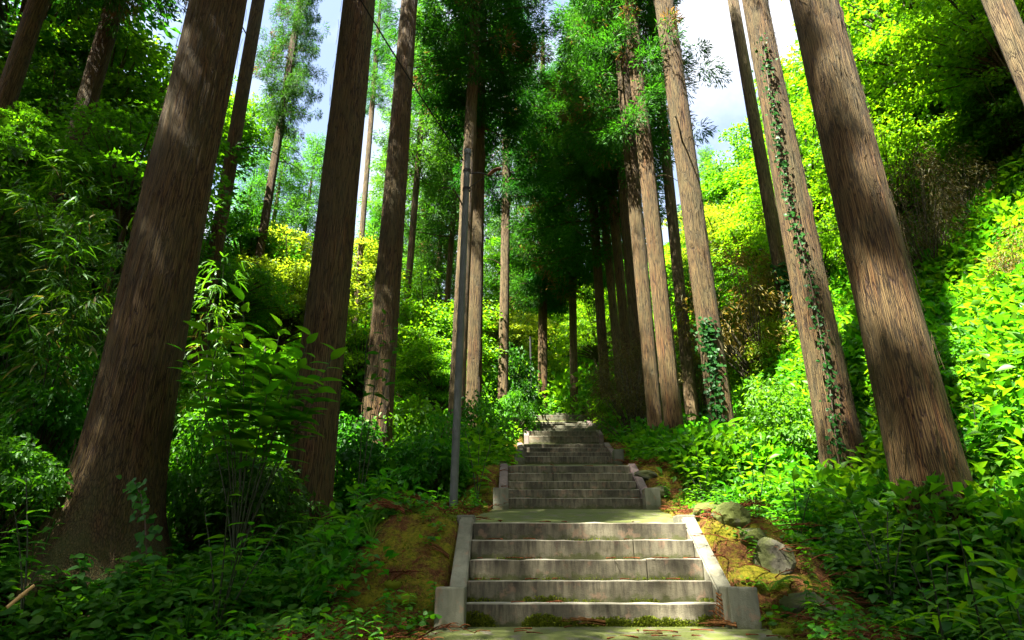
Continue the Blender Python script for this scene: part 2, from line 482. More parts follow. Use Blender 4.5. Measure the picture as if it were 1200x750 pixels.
def ground_mat():
    m, n, l = mat('forest_floor')
    g = N(n, 'ShaderNodeNewGeometry')
    at = N(n, 'ShaderNodeAttribute', attribute_name='v')
    a = N(n, 'ShaderNodeTexNoise', Scale=4.2, Detail=10, Roughness=.78); l.new(g.outputs['Position'], a.inputs['Vector'])
    b_ = N(n, 'ShaderNodeTexNoise', Scale=38, Detail=6, Roughness=.75); l.new(g.outputs['Position'], b_.inputs['Vector'])
    soil = ramp(n, [(.3, (.025, .017, .009)), (.7, (.085, .052, .026))]); l.new(b_.outputs['Fac'], soil.inputs['Fac'])
    moss = ramp(n, [(.28, (.030, .045, .004)), (.5, (.16, .155, .009)), (.74, (.28, .20, .02))]); l.new(b_.outputs['Fac'], moss.inputs['Fac'])
    lit = ramp(n, [(.3, (.035, .015, .006)), (.55, (.125, .05, .018)), (.75, (.26, .13, .05))]); l.new(b_.outputs['Fac'], lit.inputs['Fac'])
    mk = ramp(n, [(.44, (0, 0, 0)), (.55, (1, 1, 1))]); l.new(a.outputs['Fac'], mk.inputs['Fac'])
    bank = N(n, 'ShaderNodeMixRGB')
    l.new(mk.outputs['Color'], bank.inputs[0]); l.new(lit.outputs['Color'], bank.inputs[1]); l.new(moss.outputs['Color'], bank.inputs[2])
    fin = N(n, 'ShaderNodeMixRGB')
    l.new(at.outputs['Fac'], fin.inputs[0]); l.new(soil.outputs['Color'], fin.inputs[1]); l.new(bank.outputs[0], fin.inputs[2])
    bp = N(n, 'ShaderNodeBump', Strength=.9, Distance=.05); l.new(b_.outputs['Fac'], bp.inputs['Height'])
    p = N(n, 'ShaderNodeBsdfPrincipled', Roughness=.95); p.inputs['Specular IOR Level'].default_value = .1
    l.new(fin.outputs[0], p.inputs['Base Color']); l.new(bp.outputs[0], p.inputs['Normal'])
    out = N(n, 'ShaderNodeOutputMaterial'); l.new(p.outputs[0], out.inputs['Surface'])
    return m
M['ground'] = ground_mat()

def plain(name, col, rough=.6, metal=0.0, nscale=20, var=.25):
    m, n, l = mat(name)
    tc = N(n, 'ShaderNodeTexCoord')
    t = N(n, 'ShaderNodeTexNoise', Scale=nscale, Detail=6, Roughness=.6); l.new(tc.outputs['Object'], t.inputs['Vector'])
    r = ramp(n, [(.3, tuple(c * (1 - var) for c in col)), (.7, tuple(c * (1 + var) for c in col))]); l.new(t.outputs['Fac'], r.inputs['Fac'])
    p = N(n, 'ShaderNodeBsdfPrincipled', Roughness=rough, Metallic=metal); l.new(r.outputs['Color'], p.inputs['Base Color'])
    out = N(n, 'ShaderNodeOutputMaterial'); l.new(p.outputs[0], out.inputs['Surface'])
    return m
M['pole'] = plain('galvanised_pole', (.055, .064, .058), .7, .0, 9, .3)
M['rust'] = plain('rusted_sheet', (.13, .05, .02), .7, .2)
M['wire'] = plain('black_cable', (.006, .006, .006), .9)
M['stem'] = plain('green_stem', (.022, .034, .010), .6)
M['twig'] = plain('brown_twig', (.07, .045, .025), .8)

# ------------------------------------------------------------------ the stair line
# photo row, width in px (stair 1.8 m wide), x of the centre -> points of the path
def line_pt(py, wpx, cx):
    return PD(cx, py, FPX * 1.8 / wpx)
FL = []   # flights: (Yb, Zb, Yt, Zt, xc, n)
for (yb, wb, cb, yt, wt, ct, n) in (
        (735, 305, 692.5, 612, 249, 682.5, 5),
        (596.5, 159.6, 672.6, 545.6, 142, 668.5, 5),
        (544, 105, 664.6, 520, 95.5, 662, 4),
        (520, 82, 660, 509.6, 77.5, 659, 2),
        (508, 71, 657.5, 494, 65.5, 656, 4),
        (493, 63.5, 655.5, 482.3, 60, 655, 3)):
    a, b = line_pt(yb, wb, cb), line_pt(yt, wt, ct)
    FL.append((a.y, a.z, b.y, b.z, (a.x + b.x) / 2, n))
prof = [(-40, -9.0), (-8, -3.4), (0, -1.5), (1.6, -1.05), (2.6, -0.40), (FL[0][0] - .25, FL[0][1] - .02)]
for f in FL:
    prof += [(f[0], f[1]), (f[2], f[3])]
zt = FL[-1][3]
yt = FL[-1][2]
prof += [(yt + 1.5, zt + .15), (yt + 8, zt + 3.0), (yt + 20, zt + 8.4), (yt + 40, zt + 17), (yt + 75, zt + 31), (200, zt + 52)]
PY = np.array([p[0] for p in prof]); PZ = np.array([p[1] for p in prof])
XC = lambda y: np.interp(y, [-5] + [(f[0] + f[2]) / 2 for f in FL] + [60], [FL[0][4]] + [f[4] for f in FL] + [FL[-1][4] + .5])

def H(x, y):
    """height of the ground"""
    x, y = np.asarray(x, float), np.asarray(y, float)
    zc = np.interp(y, PY, PZ)
    u = x - XC(y)
    wl_ = np.interp(y, [3, 5, 7, 10, 14], [1.85, 1.65, 1.45, 1.3, 1.3]) + .25 * vnoise(y * .9, y * 0, 3)
    wr_ = np.interp(y, [3, 5, 7, 10, 14], [1.55, 1.5, 1.45, 1.35, 1.3]) + .2 * vnoise(y * .9, y * 0 + 4, 5)
    low = .68 * sstep(0, .75, -u - wl_) - .52 * np.maximum(0, -u - 4.6) * np.interp(y, [0, 12, 30], [1, .95, .6])
    lowr = .30 * sstep(0, .7, u - wr_) - 1.0 * np.maximum(0, u - 3.3) * sstep(2.6, 4.8, u) * np.interp(u, [0, 14, 40], [1, .9, .65])
    z = zc - np.where(u < 0, low, lowr)
    rough = sstep(1.0, 1.5, np.abs(u))
    bank = 1 - sstep(0, .6, np.where(u < 0, -u - wl_, u - wr_))
    z = z + rough * (.10 * fbm(x * 1.3, y * 1.3, 11) + .05 * fbm(x * 5, y * 5, 21, 3) * bank + .06 * np.abs(fbm(x * 9, y * 9, 27, 2)) * bank + .03 * bank) + (1 - bank) * .25 * fbm(x * .35, y * .35, 31, 3)
    # trench under the stair so stone never meets soil
    z = z - (1 - sstep(.98, 1.1, np.abs(u))) * .22
    return z

def bankiness(x, y):
    u = x - XC(y)
    wl_ = np.interp(y, [3, 5, 7, 10, 14], [1.85, 1.6, 1.45, 1.35, 1.35])
    wr_ = np.interp(y, [3, 5, 7, 10, 14], [2.0, 1.9, 1.65, 1.45, 1.35])
    return (1 - sstep(0, .5, np.where(u < 0, -u - wl_, u - wr_))) * (1 - sstep(20, 24, y))

def spaced(lo, hi, fine_lo, fine_hi, step, grow=1.13):
    mid = list(np.arange(fine_lo, fine_hi, step))
    a, s, out = fine_lo, step, []
    while a > lo:
        s *= grow; a -= s; out.append(a)
    b, s, out2 = mid[-1], step, []
    while b < hi:
        s *= grow; b += s; out2.append(b)
    return np.array(out[::-1] + mid + out2)
gx = spaced(-120, 120, -2.4, 3.8, .045)
gy = spaced(-40, 190, 2.9, 10, .05, 1.03)
GX, GY = np.meshgrid(gx, gy, indexing='ij')
GZ = H(GX, GY)
ni, nj = GX.shape
ii, jj = np.meshgrid(np.arange(ni - 1), np.arange(nj - 1), indexing='ij')
q = ii * nj + jj
me = mesh('ground', np.stack([GX, GY, GZ], -1).reshape(-1, 3), np.stack([q, q + nj, q + nj + 1, q + 1], -1).reshape(-1, 4),
          [M['ground']], None, bankiness(GX, GY).ravel(), True)
tag(link('ground', me), kind='structure')

def hz(x, y):
    return float(H(np.array([x]), np.array([y]))[0])

# ------------------------------------------------------------------ stairs
def stone_box(name, x0, x1, y0, y1, z0, z1, m, parent, bev=.012, taper=0.0, jit=.003, foot=None, cuts=0):
    """a hewn block: bevelled edges, slightly uneven; v = height above its visible foot"""
    bm = bmesh.new()
    bmesh.ops.create_cube(bm, size=1)
    for v in bm.verts:
        v.co = Vector(((x0 if v.co.x < 0 else x1), (y0 if v.co.y < 0 else y1), (z0 if v.co.z < 0 else z1)))
    bmesh.ops.bevel(bm, geom=list(bm.edges), offset=bev, segments=2, affect='EDGES', profile=.6)
    if cuts:
        for k in range(1, cuts):
            xx = x0 + (x1 - x0) * k / cuts
            bmesh.ops.bisect_plane(bm, geom=list(bm.verts) + list(bm.edges) + list(bm.faces), plane_co=(xx, 0, 0), plane_no=(1, 0, 0))
        for dz in (.005, .012, .03, .06, .11):
            bmesh.ops.bisect_plane(bm, geom=list(bm.verts) + list(bm.edges) + list(bm.faces), plane_co=(0, 0, z1 - dz), plane_no=(0, 0, 1))
    co = np.array([v.co[:] for v in bm.verts])
    nz_ = vnoise(co[:, 0] * 7 + y0 * 13, co[:, 2] * 9, 5) * jit * 2
    nw = vnoise(co[:, 0] * 23 + y0 * 5, co[:, 2] * 19, 8) * jit * 2
    for v, a, b in zip(bm.verts, nz_, nw):
        v.co.y += a
        v.co.z += b * (1 if v.co.z > (z0 + z1) / 2 else 0)
    me = bpy.data.meshes.new(name)
    bm.to_mesh(me); bm.free()
    me.materials.append(m)
    a = me.attributes.new('v', 'FLOAT', 'POINT')
    a.data.foreach_set('value', [v.co.z - (z0 if foot is None else foot) for v in me.vertices])
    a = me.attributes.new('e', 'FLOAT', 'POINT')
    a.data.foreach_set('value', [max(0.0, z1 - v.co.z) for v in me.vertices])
    o = link(name, me, parent)
    ld = parent.location
    me.transform(Matrix.Translation(-ld))
    return o

def slope_slab(name, x0, x1, ya, za, yb, zb, th, m, parent):
    """inclined side slab (stringer) running from (ya,za) up to (yb,zb), top edge given"""
    bm = bmesh.new()
    vs = []
    for x in (x0, x1):
        for (y, z) in ((ya, za), (yb, zb), (yb, zb - th), (ya, za - th)):
            vs.append(bm.verts.new((x, y, z)))
    for f in ((0, 1, 2, 3), (7, 6, 5, 4), (0, 4, 5, 1), (3, 2, 6, 7), (1, 5, 6, 2), (0, 3, 7, 4)):
        bm.faces.new([vs[i] for i in f])
    bmesh.ops.recalc_face_normals(bm, faces=list(bm.faces))
    bmesh.ops.bevel(bm, geom=list(bm.edges), offset=.012, segments=2, affect='EDGES')
    me = bpy.data.meshes.new(name); bm.to_mesh(me); bm.free()
    me.materials.append(m)
    a = me.attributes.new('v', 'FLOAT', 'POINT')
    a.data.foreach_set('value', [.3] * len(me.vertices))
    me.transform(Matrix.Translation(-parent.location))
    return link(name, me, parent)

FL_LABEL = [
    'lowest and nearest flight of five grey stone steps with pale sloping side slabs',
    'second flight up, five stone steps with pinkish side slabs beyond the first landing',
    'third flight up, four worn stone steps with lichened side slabs',
    'fourth and shortest flight up, just two worn stone steps',
    'fifth flight up, narrow-looking damp green steps between two flat boulders',
    'topmost flight, dark old steps between two short mossy posts',
]
for fi, (Yb, Zb, Yt, Zt, xc, n) in enumerate(FL):
    t = empty('stair_flight', (xc, Yb, Zb), FL_LABEL[fi], 'stairs', 'flights of the forest stairway')
    hw = .90
    rise = (Zt - Zb) / n
    tread = (Yt - Yb) / max(1, n - 1) if fi != 3 else .35
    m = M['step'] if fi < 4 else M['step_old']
    for i in range(n):
        y0 = Yb + i * tread
        y1 = y0 + tread - .003 if i < n - 1 else y0 + .32
        za, zb_ = Zb + i * rise, Zb + (i + 1) * rise
        cutx = {(0, 3): .41, (0, 2): .47, (1, 3): -.25}.get((fi, i))
        segs = [(-hw, hw)] if cutx is None else [(-hw, cutx - .0025), (cutx + .0025, hw)]
        for sa, sb in segs:
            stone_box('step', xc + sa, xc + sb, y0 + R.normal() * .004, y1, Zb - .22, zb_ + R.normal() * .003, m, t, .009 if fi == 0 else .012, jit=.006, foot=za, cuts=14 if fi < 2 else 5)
    sm = M['stringer'] if fi == 0 else M['stringer_pink']
    wd = .122
    for sgn in (-1, 1):
        xi, xo = xc + sgn * (hw + .004), xc + sgn * (hw + .004 + wd)
        x0, x1 = min(xi, xo), max(xi, xo)
        yA, yB = Yb + .02, Yb + (n - 1) * tread + .16
        zA, zB = Zb + rise + .03, Zt + .06
        if fi == 5:
            stone_box('post', x0, x1, Yb, Yb + .18, Zb - .3, Zt + .12, M['rock_moss'], t, .02, jit=.01)
            continue
        slope_slab('stringer', x0, x1, yA, zA, yB, zB, .42, sm, t)
        if fi in (0, 1, 2) or (fi == 4 and sgn > 0):
            bw = .05
            stone_box('block', x0 - bw * (sgn < 0) - .015, x1 + bw * (sgn > 0) + .015, Yb - .20, Yb + .012, Zb - .25, Zb + rise + .11, M['block'], t, .014, jit=.004, foot=Zb)
        if fi in (0,):
            stone_box('block', x0 - .03, x1 + .01, yB + .004, yB + .18, Zt - .3, Zt + .075, M['block'], t, .014, jit=.004)

# landings between flights (mossy paving) and the path before the first step
def landing(ya, za, yb, zb, xa, xb, hw):
    nx, ny = 24, max(6, int((yb - ya) / .08))
    u = np.linspace(-hw, hw, nx); w = np.linspace(0, 1, ny)
    U, Wv = np.meshgrid(u, w, indexing='ij')
    X = U + xa + (xb - xa) * Wv; Y = ya + (yb - ya) * Wv
    Z = za + (zb - za) * Wv + .03 * fbm(X * 3, Y * 3, 41, 4) * np.minimum(1, np.minimum(Wv, 1 - Wv) * 6)
    q = (np.arange(nx - 1)[:, None] * ny + np.arange(ny - 1)[None]).reshape(-1)
    V = np.stack([X, Y, Z], -1).reshape(-1, 3)
    return mesh('landing_path', V, np.stack([q, q + ny, q + ny + 1, q + 1], -1), [M['slab_moss']], None, None, True)
tag(link('path', landing(2.45, FL[0][1] - .10, FL[0][0] + .02, FL[0][1] + .004, FL[0][4], FL[0][4], 1.12)), kind='structure')
for a, b in zip(FL[:-1], FL[1:]):
    tr = (a[2] - a[0]) / max(1, a[5] - 1)
    tag(link('path', landing(a[2] + .30, a[3] - .008, b[0] + .03, b[1] + .004, a[4], b[4], 1.08)), kind='structure')

# ------------------------------------------------------------------ rocks
def rock(name, loc, size, label, m, seed, rz=0, cat='stone', flat=0.0, group=None):
    bm = bmesh.new()
    bmesh.ops.create_icosphere(bm, subdivisions=4, radius=1)
    rr = np.random.default_rng(seed)
    pl = norm(rr.normal(size=(13, 3))); dd = rr.uniform(.62, .95, 13)
    for v in bm.verts:
        p = np.array(v.co)
        for nn, d in zip(pl, dd):
            e = p @ nn - d
            if e > 0:
                p = p - nn * e * .92
        p = p * (1 + .16 * float(fbm(np.array([p[0] * 2.3 + seed]), np.array([p[1] * 2.3 + p[2] * 3]), seed, 5)[0]))
        v.co = p * np.array(size)
    bmesh.ops.smooth_vert(bm, verts=list(bm.verts), factor=.12, use_axis_x=True, use_axis_y=True, use_axis_z=True)
    me = bpy.data.meshes.new(name); bm.to_mesh(me); bm.free(); me.materials.append(m)
    o = link(name, me, None, loc); o.rotation_euler = (.1, .15 * ((seed % 3) - 1), rz)
    return tag(o, label, cat, group)

def on(px, py, guess=6.0):
    """ground point seen at a photo pixel: march along the view ray"""
    lo = None
    prev = 2.5
    for Y in np.arange(2.6, 60, .04):
        p = P(px, py, Y)
        if p.z < hz(p.x, p.y):
            return P(px, py, Y)
    return P(px, py, guess)

# ------------------------------------------------------------------ cedar trunks
def trunk_mesh(name, B, D, Ht, r0, r1, seg, rings, ridge, flare, m, seed, lobes=0, bend=0.0):
    """B base (world), D unit-z direction of lean (dx,dy per m), local coordinates from the base"""
    h = np.concatenate([np.linspace(-.5, 2.2, int(rings * .45)), np.linspace(2.2, Ht, rings - int(rings * .45) + 1)[1:]])
    an = np.linspace(0, 2 * PI, seg, endpoint=False)
    Hh, A = np.meshgrid(h, an, indexing='ij')
    hh = np.clip(Hh, 0, None)
    r = r0 + (r1 - r0) * (Hh / Ht)
    r = r * (1 + flare * np.exp(-hh / .42) * (1 + .35 * np.sin(A * lobes + seed) if lobes else 1) + flare * .18 * np.exp(-hh / 1.6))
    if seg >= 56:      # knots where branches fell off
        kr = np.random.default_rng(seed + 100)
        for _ in range(16):
            ka, kh, ks = kr.uniform(0, 2 * PI), kr.uniform(.8, Ht * .55), kr.uniform(.025, .055)
            da = (A - ka + PI) % (2 * PI) - PI
            q_ = ((da * r0) ** 2 + (Hh - kh) ** 2 * .8) / ks ** 2
            r = r + ks * (.75 * np.exp(-q_) - .55 * np.exp(-q_ * 6))
    r = r * np.clip((Ht - Hh) / (Ht * .28), .02, 1) ** .8
    # fibrous ridges that run up the trunk, warped
    wv = A + .10 * fbm(Hh * .8 + seed, A * 0 + 2, seed, 3)
    k = seg / (2 * PI)
    per = 2 * PI
    def ring_noise(freq, hs, sd):
        x = np.mod(wv, per) / per * freq
        a = vnoise(x, Hh * hs, sd); b = vnoise(x - freq, Hh * hs, sd)
        t = x / freq
        return a * (1 - t) + b * t
    rd = ring_noise(30, .30, seed + 1) + .7 * ring_noise(74, .7, seed + 2)
    lump = .5 * fbm(np.cos(A) * 1.2 + seed, np.sin(A) * 1.2 + Hh * .5, seed + 3, 3)
    r = r + ridge * rd + ridge * .9 * lump
    bx = bend * np.sin(np.clip(Hh / Ht, 0, 1) * PI * 1.6 + seed)
    r = np.maximum(r, .008)
    X = r * np.cos(A) + D[0] * Hh + bx
    Y = r * np.sin(A) + D[1] * Hh
    V = np.stack([X, Y, Hh], -1).reshape(-1, 3)
    n = len(h)
    i, j = np.meshgrid(np.arange(n - 1), np.arange(seg), indexing='ij')
    a = i * seg + j; b = i * seg + (j + 1) % seg
    F = np.stack([a, b, b + seg, a + seg], -1).reshape(-1, 4)
    return mesh(name, V, F, [m], None, np.repeat(h, seg), True)

# crowns ------------------------------------------------------------
T_NEEDLE = leaf_simple(.15, .03, .2)
T_LEAF = leaf_simple(.55, .10, .18)
T_LANCE = leaf_simple(.16, .03, .28)
T_MAPLE = (np.array([[0, 0, 0], [-.42, .3, .04], [-.16, .42, 0], [0, 1, -.12], [.16, .42, 0], [.42, .3, .04]]),
           np.array([[0, 2, 1], [0, 4, 2], [2, 4, 3], [0, 5, 4]]))

def cedar_crown(seed, Ht=10.0, rad=2.3, branches=85, per=8, need=125, droop=.5, low=.35, fuzz=.40, nsz=.14):
    """conical crown of drooping boughs, each carrying puffs of needle sprays; origin at its foot"""
    rr = np.random.default_rng(seed)
    mb = MB()
    pos, dr, br = [], [], []
    for b in range(branches):
        t = (b + rr.random()) / branches
        z = t * Ht
        L = rad * (1 - t) ** .7 * rr.uniform(.55, 1.1) * (low + (1 - low) * min(1, t * 5)) + .25
        a = b * 2.399 + rr.normal() * .3
        k = np.linspace(0, 1, 6)
        hx, hy = np.cos(a), np.sin(a)
        up = .25 * L * (t - .15)
        pts = np.stack([hx * L * k, hy * L * k, z + up * k - droop * L * k ** 2 * (1 - .6 * t) + .28 * L * k ** 4], -1)
        pts[:, :2] += rr.normal(size=(6, 2)) * .03 * L
        V, F = tube(pts, np.linspace(.028, .006, 6) * (1.3 - t), 4)
        mb.add(V, F, 1, .5)
        nc = max(2, int(per * L / rad + 1))
        for c in range(nc):
            kk = .28 + .72 * (c + rr.random()) / nc
            p = np.array([np.interp(kk, k, pts[:, i]) for i in range(3)]) + rr.normal(size=3) * np.array([.16, .16, .10]) * (L / 1.5)
            m = int(need * rr.uniform(.6, 1.3))
            dirs = norm(rr.normal(size=(m, 3)) + np.array([hx * .5, hy * .5, -.15]))
            rad_ = fuzz * rr.uniform(.6, 1.15)
            pos.append(p + dirs * (rad_ * rr.random((m, 1)) ** .42) * np.array([1, 1, .72]))
            br.append(np.full(m, rr.random() < .06))
            dr.append(norm(dirs + np.array([hx * .3, hy * .3, -.35]) + rr.normal(size=(m, 3)) * .35))
    pos = np.concatenate(pos); dr = np.concatenate(dr); br = np.repeat(np.concatenate(br), 4)
    V, F, a = place(T_NEEDLE, pos, dr, norm(rr.normal(size=pos.shape) + np.array([0, 0, .8])), nsz * rr.uniform(.7, 1.35, len(pos)))
    a = np.where(br & (a < .75), .99, a * .93)
    mb.add(V, F, 0, a)
    return mb.build('cedar_crown', [M['cedar'], M['bark']])

def leaf_crown(seed, rx, ry, rz_, sprays, per, size, T=T_LEAF, mat_='broad', disc=.6, flat=.28, droop=.25, hollow=.35, limbs=True, low=-1.0):
    """broadleaf crown: flat sprays of leaves on limbs spread through an ellipsoid; origin at the crown's foot"""
    rr = np.random.default_rng(seed)
    mb = MB()
    c = rvec(sprays * 4)
    c = c[c[:, 2] > low][:sprays]
    rad = (hollow + (1 - hollow) * rr.random((len(c), 1)) ** .5) * (.8 + .35 * (rr.random((len(c), 1)) ** 2))
    lob = 1 + .22 * np.sin(c[:, 0:1] * 4 + seed) + .18 * np.cos(c[:, 1:2] * 5 + seed * 2)
    cen = c * rad * lob * np.array([rx, ry, rz_]) + np.array([0, 0, rz_])
    pos, dr = [], []
    for p in cen:
        n = int(per * rr.uniform(.5, 1.4))
        out = norm(np.array([p[0], p[1], .15 * (p[2] - rz_)]) + 1e-6)
        ang = rr.uniform(0, 2 * PI, n); r = disc * rr.uniform(.7, 1.25) * rr.random(n) ** .55
        off = np.stack([np.cos(ang) * r, np.sin(ang) * r, rr.normal(size=n) * flat * disc * .5], -1)
        off[:, 2] -= droop * (off[:, 0] * out[0] + off[:, 1] * out[1]) + .25 * r ** 2 / disc * .5
        pos.append(p + off)
        dr.append(norm(np.stack([np.cos(ang), np.sin(ang), -.35 + rr.normal(size=n) * .35], -1) + out * .5 + rr.normal(size=(n, 3)) * .35))
        if limbs:
            base = np.array([0, 0, max(-.2, p[2] * .35 - .2)])
            k = np.linspace(0, 1, 5)[:, None]
            pts = base + (p - base) * k + np.array([0, 0, .25 * rz_]) * (k * (1 - k))
            V, F = tube(pts, np.linspace(.035, .008, 5) * max(.5, rx / 2), 4)
            mb.add(V, F, 1, .5)
    pos = np.concatenate(pos); dr = np.concatenate(dr)
    V, F, a = place(T, pos, dr, norm(rr.normal(size=pos.shape) * .55 + np.array([0, 0, 1])), size * rr.uniform(.6, 1.3, len(pos)))
    mb.add(V, F, 0, a)
    return mb.build('leaf_crown', [M[mat_], M['bark_broad']])

CEDAR = [cedar_crown(1), cedar_crown(2, rad=2.6, droop=.65, branches=85), cedar_crown(3, rad=2.0, droop=.4)]
CEDAR_YOUNG = [cedar_crown(11, 11, 2.6, 110, 8, 60, .25, .9, .40, .17), cedar_crown(12, 12, 2.4, 115, 7, 60, .3, .9, .42, .17)]
BROAD = [leaf_crown(21, 2.4, 2.4, 1.9, 95, 170, .15), leaf_crown(22, 2.7, 2.3, 2.1, 105, 160, .16, disc=.7), leaf_crown(23, 2.2, 2.5, 1.7, 90, 170, .14, T_MAPLE, 'maple', .75, .16, .35),
         leaf_crown(24, 2.8, 2.4, 2.0, 110, 160, .14, T_MAPLE, 'maple', .8, .15, .4)]
SHRUB = [leaf_crown(31, .9, .9, .7, 46, 85, .10, disc=.32, hollow=.5, low=-.6), leaf_crown(32, 1.1, .9, .75, 52, 85, .10, disc=.34, hollow=.5, low=-.6),
         leaf_crown(33, 1.0, 1.0, .85, 60, 80, .085, T_LANCE, 'bronze', .28, .5, 0, .6, True, -.5)]

def set_mat(o, m):
    if m:
        o.material_slots[0].link = 'OBJECT'
        o.material_slots[0].material = M[m]

def bark_strips(dx, Ht, r0, r1, flare, seed, hmax, m='bark_red'):
    rr = np.random.default_rng(seed)
    mb = MB()
    n = int(260 * r0 / .3)
    for i in range(n):
        a = rr.uniform(PI, 2 * PI) if rr.random() < .8 else rr.uniform(0, PI)
        h0 = rr.uniform(.1, hmax * 1.15); L = rr.uniform(.08, .38); w = rr.uniform(.004, .014)
        k = np.linspace(0, 1, 4)
        h = h0 + L * k
        lift = .004 + rr.uniform(0, .022) * (k if rr.random() < .5 else 1 - k) ** 2
        r = (r0 + (r1 - r0) * h / Ht) * (1 + flare * np.exp(-h / .42) + flare * .18 * np.exp(-h / 1.6)) + .012 + lift
        aa = a + rr.normal() * .12 * k
        c = np.stack([r * np.cos(aa) + dx * h, r * np.sin(aa), h], -1)
        sd = np.stack([-np.sin(aa), np.cos(aa), 0 * aa], -1) * (w * np.array([.5, 1, .9, .3]))[:, None] * .5
        nr = np.stack([np.cos(aa), np.sin(aa), 0 * aa], -1) * .004
        V = np.concatenate([c - sd, c + nr, c + sd])
        F = np.array([[j, j + 1, j + 5, j + 4] for j in range(3)] + [[j + 4, j + 5, j + 9, j + 8] for j in range(3)])
        mb.add(V, F, 0, 3.0)
    me = mb.build('loose_bark', [M['bark_red'] if rr.random() < .5 else M['bark']])
    return me

def cedar(base, top, D0, w_top, label, crown=None, ground=None, Ht=19.0, m='bark', seg=40, rings=90, ridge=.012, flare=.35, seed=1, lobes=0,
          bend=0.0, stubs=0, group='cedars lining the stairway', crown_m=None, name='cedar_tree', Y=None, depth=None):
    """base / top: photo pixels on the trunk axis, D0: diameter (m) near the base, w_top: width in px at top"""
    if Y is None:
        Y = PD(base[0], base[1], depth).y
    Bp = P(base[0], base[1], Y)
    Tp = P(top[0], top[1], Y)
    g = hz(Bp.x, Bp.y) if ground is None else ground
    dx = (Tp.x - Bp.x) / (Tp.z - Bp.z)
    Bp = Bp + Vector((dx * (g - Bp.z), 0, g - Bp.z))
    dT = (Tp.y * math.cos(PITCH) + Tp.z * math.sin(PITCH))
    rT = w_top / FPX * dT / 2
    hT = Tp.z - g
    r0 = D0 / 2
    r1 = max(.02, r0 + (rT - r0) / hT * Ht)
    t = empty(name, Bp, label, 'tree', group)
    o = link('trunk', trunk_mesh('trunk', Bp, (dx, 0.0), Ht, r0, r1, seg, rings, ridge, flare, M[m], seed, lobes, bend), t)
    if seg >= 80:
        tag(link('loose_bark', bark_strips(dx, Ht, r0, r1, flare, seed, hT), o), kind='stuff')
    rr = random.Random(seed)
    for k in range(stubs):     # dead lower branches
        h0 = rr.uniform(hT * .45, hT * 1.1)
        a = rr.uniform(0, 2 * PI); L = rr.uniform(.5, 1.6)
        rr0 = r0 + (r1 - r0) * h0 / Ht
        k_ = np.linspace(0, 1, 6)
        pts = np.stack([dx * h0 + np.cos(a) * (rr0 * .8 + L * k_), np.sin(a) * (rr0 * .8 + L * k_), h0 + L * (.18 * np.sin(k_ * 3) - .25 * k_ ** 2)], -1)
        mb = MB(); V, F = tube(pts, np.linspace(.02, .006, 6), 5); mb.add(V, F, 0, 3.0)
        link('dead_branch', mb.build('dead_branch', [M['bark']]), t)
    if crown:
        for (v, z0, sc, hs) in ([crown] if not isinstance(crown, list) else crown):
            src = CEDAR[v] if v < 10 else CEDAR_YOUNG[v - 10]
            c = link('crown', src, t, (dx * z0, 0, z0))
            c.rotation_euler = (0, 0, rr.uniform(0, 6.28)); c.scale = (sc, sc, hs)
            set_mat(c, crown_m)
    return t

# nearest trunks, out-of-frame crowns
cedar((122, 640), (256, 0), .72, 59, 'huge left foreground cedar with flared mossy foot and long fibrous bark', (0, 10.5, 1.05, 1.0), depth=6.1, seg=150, rings=200, ridge=.040, flare=1.05, lobes=5, seed=3, Ht=20)
cedar((1098, 595), (953, 0), .60, 47, 'big right foreground cedar, the thickest trunk on the right side', (1, 12.0, .55, .8), depth=5.7, m='bark_red', seg=130, rings=180, ridge=.022, flare=.3, seed=5, Ht=20)
cedar((362, 560), (421, 0), .56, 36, 'second cedar from the left near the stairs, behind the large-leaved shrub', (2, 12.5, .5, .8), depth=7.8, seg=110, rings=160, ridge=.022, flare=.3, seed=8, Ht=20)
cedar((440, 525), (480, 0), .50, 19, 'dark slim cedar just left of the grey lamp pole', (1, 13.5, .9, .8), depth=10.3, seg=80, rings=120, ridge=.012, flare=.3, seed=9, Ht=20)
cedar((993, 565), (884, 0), .52, 26, 'ivy-streaked cedar left of the thickest right trunk', (0, 13.0, .5, .6), depth=8.0, m='bark', seg=100, rings=150, ridge=.019, flare=.25, seed=12, Ht=20)
cedar((848, 510), (778, 0), .42, 22, 'right cedar with dense dark ivy on its lower trunk, beside the stairway', (2, 12.4, .7, .8), depth=11.0, m='bark', seg=80, rings=120, ridge=.011, flare=.28, seed=13, Ht=20, stubs=1)
cedar((936, 438), (859, 0), .34, 12, 'slim pale cedar leaning between two right-hand trunks', None, depth=14.6, m='bark_grey', seg=48, rings=90, ridge=.008, flare=.2, seed=14, Ht=21)
cedar((786, 462), (737, 0), .36, 16, 'sunlit reddish cedar of the close pair right of the stair top', (0, 13.5, .9, .7), depth=12.6, m='bark_red', seg=64, rings=110, ridge=.011, flare=.2, seed=15, stubs=3)
cedar((764, 452), (722, 0), .31, 14, 'shaded cedar of the close pair right of the stair top', (1, 8.0, .9, 1.0), depth=13.2, m='bark', seg=56, rings=100, ridge=.010, flare=.2, seed=16, stubs=2)
cedar((747, 420), (712, 0), .28, 11, 'mossy-sided cedar behind the close pair of trunks', (2, 8.5, .9, .9), depth=16.5, m='bark', seg=40, rings=80, ridge=.010, flare=.2, seed=17)
cedar((735, 422), (706, 100), .28, 10, 'left brownish trunk behind the close pair above the bronze bush', (0, 8.0, .9, .9), depth=17.5, m='bark_red', seg=40, rings=80, ridge=.010, flare=.2, seed=18)
cedar((724, 420), (694, 100), .26, 8, 'thin leftmost trunk of the cluster above the bronze bush', None, depth=19, m='bark_grey', seg=32, rings=60, ridge=.008, flare=.2, seed=19)
